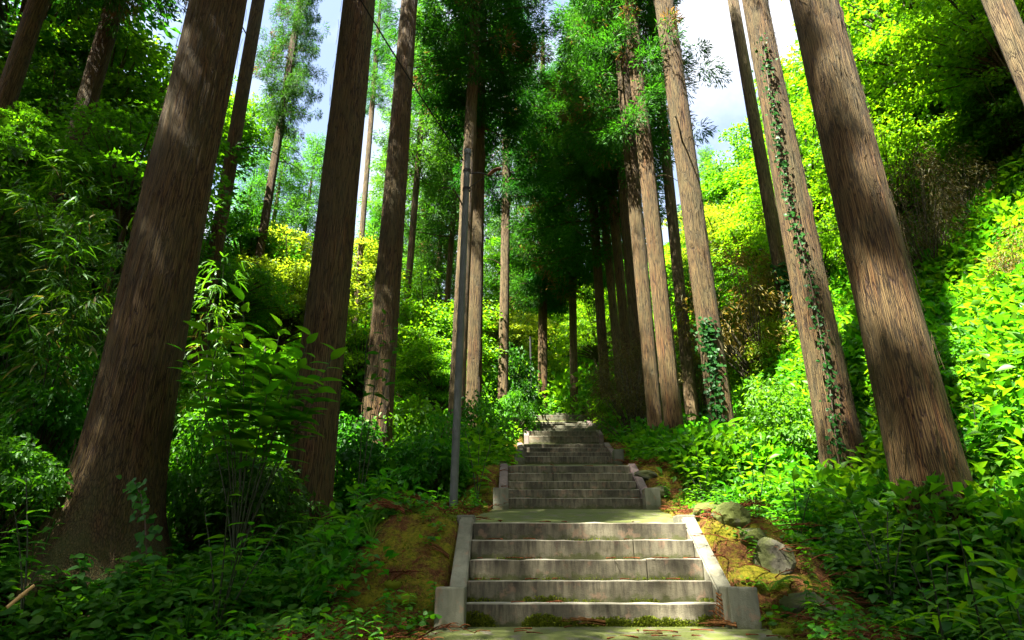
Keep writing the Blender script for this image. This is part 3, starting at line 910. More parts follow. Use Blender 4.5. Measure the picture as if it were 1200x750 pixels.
cedar((805, 425), (762, 0), .30, 10, 'slender cedar between the sunlit trunk and the black-ivied trunk', (2, 14.5, .8, .7), depth=15.5, m='bark_grey', seg=40, rings=80, ridge=.008, flare=.2, seed=20, stubs=2)
# centre
cedar((535, 480), (556, 50), .34, 12, 'cedar directly behind the grey lamp pole', (1, 10.0, .95, 1.0), depth=12.5, m='bark_grey', seg=56, rings=100, ridge=.010, flare=.25, seed=21, stubs=2)
cedar((555, 478), (564, 60), .36, 11, 'cedar immediately right of the grey lamp pole', (0, 8.9, .95, 1.0), depth=14.0, m='bark', seg=56, rings=100, ridge=.010, flare=.2, seed=22, stubs=3)
cedar((590, 430), (594, 150), .30, 9, 'thin cedar in the gap left of the stair top', (0, 7.8, .8, 1.0), depth=18.5, m='bark_grey', seg=36, rings=80, ridge=.008, flare=.2, seed=23, stubs=2)
cedar((636, 466), (636, 150), .34, 9, 'left one of two trunks standing at the head of the stairs', (1, 4.6, .95, 1.1), depth=22.5, m='bark_red', seg=36, rings=80, ridge=.009, flare=.25, seed=24)
cedar((673, 478), (668, 150), .27, 8, 'right one of two trunks standing at the head of the stairs', (2, 4.6, 1.2, 1.1), depth=22.0, m='bark_grey', seg=36, rings=80, ridge=.008, flare=.2, seed=25)
cedar((708, 436), (690, 150), .3, 9, 'dark low-crowned cedar whose needles hang over the stair head', [(1, 5.6, 1.3, 1.1)], depth=19.0, m='bark', seg=30, rings=60, ridge=.008, flare=.2, seed=26)
# left and far
cedar((222, 470), (303, 0), .32, 14, 'leaning cedar right behind the huge left trunk', (2, 13.0, .55, .7), depth=13.5, m='bark_red', seg=44, rings=90, ridge=.010, flare=.2, seed=27, stubs=2)
cedar((288, 400), (352, 0), .26, 8, 'thin dark leaning cedar with feathery foliage against the blue sky', (0, 9.0, .55, 1.0), depth=18, m='bark', seg=32, rings=80, ridge=.008, flare=.2, seed=28, stubs=5)
cedar((50, 300), (136, 0), .36, 20, 'dark leaning trunk in the left forest above the bamboo', (0, 9.0, .85, 1.0), depth=12.0, m='bark', seg=40, rings=80, ridge=.010, flare=.2, seed=29)
cedar((-5, 150), (46, 0), .30, 20, 'reddish trunk in the top left corner', (1, 8.5, 1.0, 1.0), depth=10.5, m='bark_red', seg=40, rings=80, ridge=.010, flare=.2, seed=30)
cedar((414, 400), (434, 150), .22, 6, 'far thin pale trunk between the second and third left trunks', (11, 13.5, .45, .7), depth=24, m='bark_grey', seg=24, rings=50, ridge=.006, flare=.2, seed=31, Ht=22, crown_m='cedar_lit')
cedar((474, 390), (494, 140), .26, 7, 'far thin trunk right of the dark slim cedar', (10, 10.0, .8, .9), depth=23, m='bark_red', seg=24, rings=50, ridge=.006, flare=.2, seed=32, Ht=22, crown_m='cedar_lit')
cedar((524, 350), (534, 220), .24, 6, 'far pale trunk just left of the lamp pole', (11, 8.0, .9, 1.0), depth=25, m='bark_red', seg=24, rings=50, ridge=.006, flare=.2, seed=33, Ht=20)
cedar((510, 360), (518, 260), .2, 5, 'far dark thin trunk with brown twigs left of the lamp pole', (10, 5.0, .7, .8), depth=27, m='bark', seg=24, rings=50, ridge=.006, flare=.2, seed=34, Ht=18)
cedar((1222, 130), (1168, 0), .30, 26, 'mottled trunk cutting the top right corner', (2, 9.0, .9, .8), depth=8.2, m='bark_grey', seg=56, rings=90, ridge=.008, flare=.15, seed=35)

# avenue carried on behind and beside the camera: unseen cedars added for their shade
for i, (x_, y_, z0, sc, lab) in enumerate([
    (-9.5, -3.0, 8.5, 1.1, 'cedar outside the picture, well left of the viewpoint'),
    (-6.6, -.9, 9.0, 1.2, 'cedar outside the picture, at the left hand of the viewpoint'),
    (-2.6, -2.4, 9.0, 1.3, 'cedar outside the picture, first one behind the viewpoint on the left'),
    (2.6, -3.2, 9.0, 1.3, 'cedar outside the picture, first one behind the viewpoint on the right'),
    (-3.4, -5.6, 8.0, 1.4, 'cedar outside the picture, second one behind the viewpoint on the left'),
    (-7.6, 1.7, 9.5, .65, 'cedar outside the picture, just left of the huge trunk and nearer the viewpoint'),
    (-9.8, 6.2, 10.5, .95, 'cedar outside the picture, nearest one beyond the left frame edge'),
    (-11.8, .6, 8.5, 1.0, 'cedar outside the picture, deep in the forest left of the viewpoint'),
    (-4.5, 3.3, 12.0, 1.15, 'cedar outside the picture, left of the path between the viewpoint and the huge trunk'),
    (-12.6, 8.8, 9.5, 1.0, 'cedar outside the picture, second one beyond the left frame edge'),
    (-15.8, 11.0, 9.0, 1.2, 'cedar outside the picture, farthest one beyond the left frame edge'),
    (-1.9, .2, 12.5, .6, 'cedar outside the picture, close beside the viewpoint'),
    (5.6, -2.0, 9.0, 1.2, 'cedar outside the picture, at the right hand of the viewpoint'),
    (-12.5, 4.6, 8.0, 1.3, 'cedar outside the picture, deep in the forest beyond the left frame edge'),
    (-6.5, -8.5, 7.0, 1.4, 'cedar outside the picture, far down the slope on the left'),
    (.8, -8.0, 6.5, 1.3, 'cedar outside the picture, far down the slope beside the path'),
    (6.8, -7.0, 7.0, 1.3, 'cedar outside the picture, far down the slope on the right')]):
    g = hz(x_, y_)
    t = empty('cedar_tree', (x_, y_, g), lab, 'tree', 'unseen cedars added for shade outside the picture')
    link('trunk', trunk_mesh('trunk', None, (0, 0), 19, .3, .04, 24, 40, .01, .3, M['bark'], 80 + i), t)
    c = link('crown', CEDAR[i % 3], t, (0, 0, z0)); c.scale = (sc, sc, 1.05); c.rotation_euler = (0, 0, i * 2.1)

# far, lower conifers with crowns to the ground
FAR = [(338, 152, 34, 12, 0, 'bright young conifer left of the second left trunk, tallest of its clump'),
       (302, 180, 31, 10, 1, 'bright young conifer at the left edge of the far conifer clump'),
       (372, 162, 36, 12, 1, 'bright young conifer touching the left side of the second left trunk'),
       (447, 235, 34, 11, 0, 'bright young conifer in the sky gap between the second and third left trunks'),
       (500, 265, 30, 10, 1, 'bright conifer in the gap right of the dark slim cedar'),
       (470, 150, 37, 12, 1, 'tall lit conifer in the gap left of the dark slim cedar'),
       (522, 165, 36, 12, 0, 'lit conifer in the gap just left of the lamp pole top'),
       (640, 200, 40, 12, 1, 'shaded conifer behind the needles over the stair head'),
       (705, 220, 42, 12, 0, 'shaded conifer behind the close pair of trunks'),
       (585, 250, 34, 12, 0, 'sunlit conifer right of the lamp pole'),
       (615, 290, 38, 12, 1, 'distant conifer behind the left stair-head trunk'),
       (825, 175, 42, 11, 1, 'pointed pale conifer against white sky right of the ivied trunk'),
       (868, 170, 46, 12, 0, 'distant bluish conifer in the white sky gap between right trunks'),
       (800, 240, 40, 10, 0, 'conifer seen past the slender cedar on the right')]
for i, (px, ptop, dep, ch, v, lab) in enumerate(FAR):
    T = PD(px, ptop, dep)
    g = hz(T.x, T.y)
    Hh = max(6.0, T.z - g)
    t = empty('conifer_tree', (T.x, T.y, g), lab, 'tree', 'distant conifers up the valley')
    link('trunk', trunk_mesh('trunk', None, (0, 0), Hh * .96, .2, .03, 12, 14, .01, .2, M['bark'], 40 + i), t)
    c = link('crown', CEDAR_YOUNG[v], t, (0, 0, Hh * .08))
    c.scale = (Hh / 13, Hh / 13, Hh * .92 / (11 if v == 0 else 12)); c.rotation_euler = (0, 0, i * 1.3)
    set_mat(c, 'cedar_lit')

# ------------------------------------------------------------------ broadleaf trees
TRUNKS = [trunk_mesh('trunk', None, (.05, .02), 3.2, .11, .05, 12, 14, .01, .4, M['bark_broad'], 60),
          trunk_mesh('trunk', None, (-.08, .03), 3.2, .13, .06, 12, 14, .01, .4, M['bark_broad'], 61)]
def broad(px, py, dep, scale, v, label, m=None, group=None, th=1.0, sz=1.0):
    """crown centre at a photo pixel and depth"""
    C = PD(px, py, dep)
    g = hz(C.x, C.y)
    zb = max(.3, C.z - 1.9 * scale * sz - g)
    t = empty('broadleaf_tree', (C.x, C.y, g), label, 'tree', group)
    k = (v + int(px)) % 2
    tr = link('trunk', TRUNKS[k], t); tr.scale = (scale, scale, (zb + 1.2 * scale * sz) / 3.2)
    c = link('crown', BROAD[v], t, (0, 0, zb)); c.scale = (scale, scale, scale * sz); c.rotation_euler = (0, 0, (px * 7 + py) % 6)
    set_mat(c, m)
    return t
HILL = 'broadleaf trees on the sunlit right hillside'
LEFT = 'broadleaf trees in the dark left forest'
MID = 'bright bushes and trees up the valley'
for a in [
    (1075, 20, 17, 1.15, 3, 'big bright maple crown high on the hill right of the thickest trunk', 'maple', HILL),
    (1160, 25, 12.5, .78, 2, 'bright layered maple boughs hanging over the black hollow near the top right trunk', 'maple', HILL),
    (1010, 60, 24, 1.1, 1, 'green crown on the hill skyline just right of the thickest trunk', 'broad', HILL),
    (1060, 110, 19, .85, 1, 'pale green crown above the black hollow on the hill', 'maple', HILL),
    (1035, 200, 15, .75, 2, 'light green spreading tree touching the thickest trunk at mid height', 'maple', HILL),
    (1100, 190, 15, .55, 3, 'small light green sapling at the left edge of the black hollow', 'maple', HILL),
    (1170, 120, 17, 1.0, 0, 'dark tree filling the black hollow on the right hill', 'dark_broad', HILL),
    (1215, 215, 12, .6, 1, 'green bush tree at the right frame edge under the hollow', 'broad', HILL),
    (945, 200, 24, 1.0, 3, 'bright tree between the two rightmost big trunks', 'maple', HILL),
    (955, 290, 18, .7, 2, 'green bush tree low between the two rightmost big trunks', 'maple', HILL),
    (905, 215, 30, 1.0, 1, 'sunlit tree behind the slim pale cedar', 'maple', HILL),
    (868, 230, 32, 1.1, 0, 'sunlit crown on the slope between ivied trunk and slim pale cedar', 'broad', HILL),
    (845, 280, 28, .8, 3, 'yellow-green tree right of the ivied trunk at mid height', 'pale', HILL),
    (890, 300, 25, .8, 1, 'green tree above the bronze rhododendron', 'maple', HILL),
    (825, 330, 24, .7, 2, 'dark-bottomed tree just right of the slender cedar', 'broad', HILL),
    (930, 130, 40, 1.2, 0, 'hazy tree on the far skyline between the right trunks', 'broad', HILL),
    (1120, -40, 20, 1.2, 0, 'highest crown on the hill at the top of the picture', 'broad', HILL),
    (1205, 20, 15, 1.0, 1, 'green crown behind the mottled top right trunk', 'broad', HILL),
    # valley
    (338, 352, 19, .75, 1, 'yellow-green bush tree left of the second left trunk', 'pale', MID),
    (330, 285, 24, .55, 2, 'weeping yellow-green tree under the far conifers', 'pale', MID),
    (400, 330, 26, .9, 0, 'yellow-green tree showing right of the second left trunk', 'pale', MID),
    (425, 420, 18, .6, 3, 'lit green bush between the second and third left trunks', 'maple', MID),
    (500, 400, 19, .75, 1, 'bright bush left of the lamp pole', 'maple', MID),
    (515, 440, 16, .5, 0, 'low lit bush beside the foot of the lamp pole', 'maple', MID),
    (590, 385, 27, .9, 2, 'bright tree in the gap between lamp pole and stair head', 'pale', MID),
    (610, 330, 34, 1.1, 3, 'yellow-green tree behind the thin cedar left of the stair head', 'maple', MID),
    (655, 400, 34, 1.0, 1, 'sunlit tree straight behind the stair head', 'maple', MID),
    (700, 385, 30, .9, 3, 'sunlit tree right behind the stair head', 'maple', MID),
    (720, 340, 38, 1.2, 0, 'farther green tree above the stair head on the right', 'broad', MID),
    (640, 345, 40, 1.2, 0, 'farther dark green tree above the stair head on the left', 'broad', MID),
    # left forest
    (125, 120, 18, 1.3, 0, 'large dark-leaved tree left of the huge trunk', 'broad', LEFT),
    (160, 190, 12, .7, 2, 'sunlit green tree touching the huge left trunk at mid height', 'broad', LEFT),
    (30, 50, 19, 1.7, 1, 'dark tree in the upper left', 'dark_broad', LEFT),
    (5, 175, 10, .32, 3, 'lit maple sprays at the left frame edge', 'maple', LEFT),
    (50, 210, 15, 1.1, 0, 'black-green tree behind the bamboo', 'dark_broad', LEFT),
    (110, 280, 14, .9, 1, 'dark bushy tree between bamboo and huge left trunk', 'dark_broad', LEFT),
    (258, 150, 24, .8, 1, 'green tree between the leaning cedar and the thin dark cedar', 'broad', LEFT),
    (258, 340, 16, .5, 3, 'sunlit small tree right of the huge left trunk', 'broad', LEFT),
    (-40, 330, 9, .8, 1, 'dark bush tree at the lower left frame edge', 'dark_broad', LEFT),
    (290, 300, 20, .7, 0, 'deep green tree beside the thin dark leaning cedar', 'broad', LEFT),
]:
    broad(*a)

# ------------------------------------------------------------------ shrubs
def shrub(px, py, dep, scale, v, label, m, group=None, cat='shrub', name='shrub', sink=.1):
    C = PD(px, py, dep)
    g = hz(C.x, C.y)
    t = empty(name, (C.x, C.y, g - sink), label, cat, group)
    c = link('foliage', SHRUB[v], t, (0, 0, .05)); c.scale = (scale, scale, max(scale * .6, (C.z - g + .7 * scale) / 1.5))
    c.rotation_euler = (0, 0, (px * 3 + py) % 6)
    set_mat(c, m)
    st = link('stem', TRUNKS[int(px) % 2], t); st.scale = (.35 * scale, .35 * scale, .25 * scale)
    return t
SH = 'shrubs along the slopes'
for a in [
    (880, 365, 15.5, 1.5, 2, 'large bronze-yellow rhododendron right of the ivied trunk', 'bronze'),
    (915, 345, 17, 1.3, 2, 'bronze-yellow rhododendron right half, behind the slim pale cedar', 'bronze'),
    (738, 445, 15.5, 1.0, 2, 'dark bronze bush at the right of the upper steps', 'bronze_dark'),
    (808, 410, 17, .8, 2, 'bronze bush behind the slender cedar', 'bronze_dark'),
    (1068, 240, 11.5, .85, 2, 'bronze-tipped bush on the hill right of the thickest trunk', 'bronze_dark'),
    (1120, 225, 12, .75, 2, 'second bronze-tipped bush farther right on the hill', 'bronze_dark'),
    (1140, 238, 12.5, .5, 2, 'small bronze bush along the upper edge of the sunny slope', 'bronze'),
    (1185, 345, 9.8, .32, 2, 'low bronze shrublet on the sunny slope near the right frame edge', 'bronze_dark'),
    (1065, 330, 11.5, .4, 0, 'low dark shrub on the sunny slope right behind the thickest trunk', 'broad'),
    (1212, 300, 8.5, .55, 2, 'orange-yellow leaved bush cut by the right frame edge', 'bronze'),
    (598, 440, 19.5, 1.0, 1, 'dark evergreen shrub left of the stair head', 'dark_broad'),
    (605, 465, 17.5, .6, 0, 'small green shrub left of the topmost steps', 'broad'),
    (560, 500, 12, .7, 1, 'big-leaved shrub right of the pole beside the steps', 'herb'),
    (480, 490, 11, .9, 0, 'lit green shrub left of the pole', 'herb_lush'),
    (500, 540, 9.3, .7, 1, 'green shrub below the pole in the left ditch', 'herb'),
    (400, 520, 9.5, .9, 0, 'dark shrub between the second and third left trunks', 'dark_broad'),
    (720, 468, 18, .6, 0, 'bright low shrub right of the topmost steps', 'maple'),
    (655, 445, 26, 1.2, 1, 'bright mound of green behind the head of the stairs', 'herb_lush'),
    (700, 450, 25, 1.0, 0, 'green mound right behind the head of the stairs', 'herb_lush'),
    (620, 455, 25, 1.0, 1, 'green mound left behind the head of the stairs', 'maple'),
    (880, 460, 12, .8, 0, 'leafy shrub right of the ivied trunk', 'herb_lush'),
    (920, 500, 9.5, .8, 1, 'leafy shrub left of the ivy-streaked cedar', 'herb'),
    (905, 400, 15, .8, 1, 'bright shrub under the bronze rhododendron', 'pale'),
    (1000, 400, 11, .8, 0, 'bright shrub between the two rightmost big trunks', 'herb_lush'),
    (1105, 305, 11.5, .45, 1, 'yellow-green shrub on the sunny slope right of the thickest trunk', 'herb_lush'),
    (1150, 350, 9.5, .4, 1, 'bright leafy shrub on the lower right slope', 'herb_lush'),
    (1195, 400, 8.0, .4, 0, 'bright shrub at the right frame edge halfway down', 'herb_lush'),
    (1130, 440, 7.5, .7, 1, 'leafy shrub right of the thickest trunk at knee height', 'herb'),
    (30, 420, 8.5, .9, 0, 'shrub left of the huge trunk', 'herb'),
    (60, 480, 7.5, .7, 1, 'lower shrub left of the huge trunk', 'herb'),
    (15, 540, 6, .6, 0, 'small dark shrub beside the huge trunk at the left frame edge', 'herb'),
    (240, 530, 7.5, .7, 1, 'dark green shrub right of the huge trunk', 'herb'),
    (300, 560, 7, .7, 0, 'glossy shrub between the huge trunk and the second trunk', 'dark_broad'),
    (230, 470, 11, .9, 1, 'bright undergrowth bush behind the huge trunk', 'herb_lush'),
    (310, 480, 11.5, .9, 0, 'bright undergrowth bush behind the large-leaved shrub', 'herb_lush'),
]:
    shrub(*a, group=SH)

# ------------------------------------------------------------------ undergrowth (stuff, scattered)
def herb_mesh(kind, m, seed):
    rr = np.random.default_rng(seed)
    mb = MB()
    if kind == 'pairs':          # upright stem with pairs of ovate leaves
        T = leaf_ovate(.55, .06, .22, 3)
        nn = 7
        z = np.linspace(.12, .42, nn)
        pos, d = [], []
        for i, zz in enumerate(z):
            for s in (0, PI):
                a = i * 1.57 + s + rr.normal() * .3
                pos.append([.01, 0, zz]); d.append([np.cos(a), np.sin(a), .15 - .35 * rr.random()])
        V, F, a = place(T, np.array(pos), np.array(d, float), norm(np.array([[0, 0, 1.0]]) + rr.normal(size=(len(pos), 3)) * .25), rr.uniform(.08, .15, len(pos)))
        mb.add(V, F, 0, a)
        V, F = tube(np.array([[0, 0, -.05], [.01, 0, .2], [0, .01, .43]]), .004, 4); mb.add(V, F, 0, .1)
    elif kind == 'low':          # low carpet leaves on short petioles
        T = leaf_ovate(.85, .05, .15, 3, [.35, 1, .75, 0])
        n = 16
        a = rr.uniform(0, 6.28, n); r = rr.uniform(.0, .17, n)
        pos = np.stack([np.cos(a) * r, np.sin(a) * r, rr.uniform(.05, .2, n)], -1)
        b = rr.uniform(0, 6.28, n)
        d = np.stack([np.cos(b), np.sin(b), -.25 + 0 * b], -1)
        V, F, at = place(T, pos, d, norm(np.array([[0, 0, 1.0]]) + rr.normal(size=(n, 3)) * .3), rr.uniform(.06, .11, n)); mb.add(V, F, 0, at)
    elif kind == 'whorl':        # tall stem with lance leaves
        T = leaf_ovate(.24, .04, .35, 4)
        n = 14
        z = np.linspace(.1, .62, n); a = np.arange(n) * 2.4
        pos = np.stack([0 * z, 0 * z, z], -1)
        d = np.stack([np.cos(a), np.sin(a), .1 + .5 * (z - .3)], -1)
        V, F, at = place(T, pos, d, np.tile([[0, 0, 1.0]], (n, 1)) + rr.normal(size=(n, 3)) * .15, rr.uniform(.16, .26, n)); mb.add(V, F, 0, at)
        V, F = tube(np.array([[0, 0, -.05], [.01, 0, .3], [0, .01, .63]]), .005, 4); mb.add(V, F, 0, .1)
    elif kind == 'grass':
        n = 26
        for i in range(n):
            a = rr.uniform(0, 6.28); L = rr.uniform(.2, .5); k = np.linspace(0, 1, 5)
            c = np.stack([np.cos(a) * L * (.15 * k + .55 * k ** 2), np.sin(a) * L * (.15 * k + .55 * k ** 2), L * (k - .55 * k ** 2.2)], -1)
            sd = np.array([-np.sin(a), np.cos(a), 0]) * .006
            w = (1 - k ** 2)[:, None]
            V = np.concatenate([c - sd * w, c + sd * w])
            F = np.array([[j, j + 1, 6 + j, 5 + j] for j in range(4)])
            mb.add(V, F, 0)
    elif kind == 'fern':
        for i in range(7):
            a = i * .9 + rr.normal() * .2; L = rr.uniform(.3, .5)
            k = np.linspace(.12, 1, 13)
            c = np.stack([np.cos(a) * L * k, np.sin(a) * L * k, .25 * L * np.sin(k * 2.4) + .02], -1)
            sd = np.array([-np.sin(a), np.cos(a), 0])
            for s in (-1, 1):
                d = np.tile(sd * s, (13, 1)) + np.array([np.cos(a), np.sin(a), -.2]) * .5
                V, F, at = place(leaf_simple(.3, .02, .1), c, d, np.tile([[0, 0, 1.0]], (13, 1)), .30 * L * np.sin(k * PI * .85 + .35))
                mb.add(V, F, 0, at)
    elif kind == 'bushy':        # knee-high leafy clump for the slopes
        n = 130
        c = norm(rr.normal(size=(n, 3))) * (rr.random((n, 1)) ** .4) * np.array([.38, .38, .28]) + np.array([0, 0, .25])
        d = norm(c - np.array([0, 0, .1]) + rr.normal(size=(n, 3)) * .2) + np.array([0, 0, -.25])
        V, F, at = place(T_LEAF, c, d, norm(np.array([[0, 0, 1.0]]) + rr.normal(size=(n, 3)) * .35), rr.uniform(.06, .13, n)); mb.add(V, F, 0, at)
    return mb.build('herb_' + kind, [M[m]])

HERBS = [herb_mesh('pairs', 'herb', 1), herb_mesh('pairs', 'herb', 2), herb_mesh('low', 'herb', 3), herb_mesh('low', 'herb', 4), herb_mesh('whorl', 'herb', 5),
         herb_mesh('grass', 'grass', 6), herb_mesh('fern', 'herb', 7), herb_mesh('bushy', 'herb', 8), herb_mesh('bushy', 'herb_lush', 9), herb_mesh('low', 'herb_lush', 10), herb_mesh('pairs', 'herb_lush', 11)]

def scatter(name, pts, rot, scl, idx, meshes):
    """one object whose points carry instances of small plants"""
    me = bpy.data.meshes.new(name)
    me.vertices.add(len(pts))
    me.vertices.foreach_set('co', np.asarray(pts, np.float32).ravel())
    for nm, ty, dat, key in (('rot', 'FLOAT_VECTOR', rot, 'vector'), ('scl', 'FLOAT', scl, 'value'), ('idx', 'INT', idx, 'value')):
        a = me.attributes.new(nm, ty, 'POINT')
        a.data.foreach_set(key, np.asarray(dat).ravel())
    o = link(name, me)
    tag(o, kind='stuff')
    ng = bpy.data.node_groups.new(name, 'GeometryNodeTree')
    ng.interface.new_socket('Geometry', in_out='INPUT', socket_type='NodeSocketGeometry')
    ng.interface.new_socket('Geometry', in_out='OUTPUT', socket_type='NodeSocketGeometry')
    n, l = ng.nodes, ng.links
    gi, go = n.new('NodeGroupInput'), n.new('NodeGroupOutput')
    iop = n.new('GeometryNodeInstanceOnPoints')
    jn = n.new('GeometryNodeGeometryToInstance')
    for m in reversed(meshes):
        po = bpy.data.objects.new(m.name, m)          # source only, never linked to the scene
        oi = n.new('GeometryNodeObjectInfo')
        oi.inputs['Object'].default_value = po
        oi.inputs['As Instance'].default_value = False
        l.new(oi.outputs['Geometry'], jn.inputs[0])
    def at(nm, ty):
        a = n.new('GeometryNodeInputNamedAttribute'); a.data_type = ty
        a.inputs['Name'].default_value = nm
        return a.outputs['Attribute']
    iop.inputs['Pick Instance'].default_value = True
    l.new(gi.outputs[0], iop.inputs['Points'])
    l.new(jn.outputs[0], iop.inputs['Instance'])
    l.new(at('idx', 'INT'), iop.inputs['Instance Index'])
    e2r = n.new('FunctionNodeEulerToRotation')
    l.new(at('rot', 'FLOAT_VECTOR'), e2r.inputs[0])
    l.new(e2r.outputs[0], iop.inputs['Rotation'])
    l.new(at('scl', 'FLOAT'), iop.inputs['Scale'])
    l.new(iop.outputs[0], go.inputs[0])
    md = o.modifiers.new('scatter', 'NODES'); md.node_group = ng
    return o

def pick(n, x0, x1, y0, y1, keep):
    x = R.uniform(x0, x1, n); y = R.uniform(y0, y1, n)
    k = keep(x, y)
    x, y = x[k], y[k]
    return x, y, H(x, y)
def off_bank(x, y):
    u = x - XC(y)
    b = bankiness(x, y)
    return R.random(len(x)) > b * 1.12
def inview(x, y):
    return np.abs(x) < 1.0 * y + 1.5

def scat(name, n, box, wts, s0, s1, extra=None):
    x, y, z = pick(n, *box, lambda a, b: off_bank(a, b) & inview(a, b) & (extra(a, b) if extra else True))
    w = np.array(wts, float); w /= w.sum()
    # patches of one kind: shift the choice with a slow noise
    r = np.clip(R.random(len(x)) * .55 + (.5 + .8 * fbm(x * .6, y * .6, 77, 3)) * .45, 0, .999)
    idx = np.searchsorted(np.cumsum(w), r).astype(np.int32)
    rot = np.stack([R.normal(size=len(x)) * .18, R.normal(size=len(x)) * .18, R.uniform(0, 6.28, len(x))], -1).astype(np.float32)
    scl = R.uniform(s0, s1, len(x)).astype(np.float32)
    return scatter(name, np.stack([x, y, z], -1), rot, scl, idx, HERBS)
scat('undergrowth', 26000, (-7, 7, 2.2, 11), [2, 2, 3, 3, .6, .5, .7, 1.2, .3, .3, .3], .42, 1.05)
scat('undergrowth', 20000, (-16, 18, 9, 24), [1, 1, 1, 1, .6, .2, .5, 3, 3, 1.2, 1.2], .9, 1.7)
scat('undergrowth', 14000, (-40, 45, 22, 60), [0, 0, 0, 0, 0, 0, 0, 2, 3, 0, 0], 1.6, 3.2)
scat('undergrowth', 9000, (3.5, 15, 3.5, 16), [.5, .5, .6, .6, .3, .2, .4, 2, 3, 1.5, 1.5], .8, 1.5)

# seedlings, moss and dead cedar sprays on the banks (stuff)
x, y, z = pick(6000, -2.2, 3.6, 2.6, 14, lambda a, b: (bankiness(a, b) > .4) & (np.abs(a - XC(b)) > 1.12) & (R.random(len(a)) < .35))
scatter('seedlings', np.stack([x, y, z], -1), np.stack([0 * x, 0 * x, R.uniform(0, 6, len(x))], -1).astype(np.float32), R.uniform(.2, .6, len(x)).astype(np.float32), R.integers(0, 4, len(x)).astype(np.int32), HERBS)

def moss_stuff():
    mb = MB()
    n = 90000
    x, y, z = pick(n, -2.3, 3.6, 2.6, 13, lambda a, b: (bankiness(a, b) > .3) & (np.abs(a - XC(b)) > 1.06) & (fbm(a * 1.7, b * 1.7, 55, 3) > -.08))
    p = np.stack([x, y, z - .004], -1)
    d = norm(R.normal(size=p.shape) * .7 + np.array([0, 0, 1.0]))
    V, F, a = place(leaf_simple(.5, .05, .1), p, d, rvec(len(p)), R.uniform(.012, .034, len(p)))
    mb.add(V, F, 0, a)
    # rounded cushions
    bmI = bmesh.new(); bmesh.ops.create_icosphere(bmI, subdivisions=2, radius=1)
    V0 = np.array([v.co[:] for v in bmI.verts]); F0 = np.array([[v.index for v in f.verts] for f in bmI.faces]); bmI.free()
    x, y, z = pick(1500, -2.1, 3.2, 2.8, 12, lambda a, b: (bankiness(a, b) > .5) & (np.abs(a - XC(b)) > 1.12) & (fbm(a * 1.7, b * 1.7, 55, 3) > .02))
    for q in zip(x, y, z):
        r = R.uniform(.025, .085)
        lumps = 1 + .35 * fbm(V0[:, 0] * 2 + q[0] * 9, V0[:, 1] * 2 + V0[:, 2] + q[1] * 7, 66, 3)
        mb.add(V0 * lumps[:, None] * r * np.array([1.2, 1.1, .6]) + np.array(q), F0, 0, R.uniform(.1, .8))
        m_ = int(900 * r); dd = norm(R.normal(size=(m_, 3)) + np.array([0, 0, .5]))
        V, F, a = place(leaf_simple(.5, .05, .1), dd * r * np.array([1.2, 1.1, .6]) + np.array(q), dd, rvec(m_), R.uniform(.008, .022, m_))
        mb.add(V, F, 0, a)
    # along the feet of the first risers
    Yb, Zb, Yt, Zt, xc, nn = FL[0]
    rise, tread = (Zt - Zb) / nn, (Yt - Yb) / (nn - 1)
    for i, (cnt, hgt) in enumerate(((9500, .10), (2200, .045), (500, .02), (300, .015), (300, .015))):
        xx = xc + R.uniform(-.9, .9, cnt)
        dens = fbm(xx * 4 + i * 9, xx * 0, 61, 4) + (.18 if i == 0 else -.05)
        k = R.random(cnt) < np.clip(dens * 2.2 + .25, 0, 1)
        xx = xx[k]; hh = np.clip(dens[k] + .35, .1, 1) * hgt * R.random(len(xx)) ** 1.4
        p = np.stack([xx, np.full(len(xx), Yb + i * tread - .004), Zb + i * rise + hh - .002], -1)
        d = norm(R.normal(size=p.shape) * .6 + np.array([0, -.7, .9]))
        V, F, a = place(leaf_simple(.5, .05, .1), p, d, rvec(len(p)), R.uniform(.01, .026, len(p)))
        mb.add(V, F, 0, a)
    return mb.build('moss', [M['moss']])
tag(link('moss', moss_stuff()), kind='stuff')

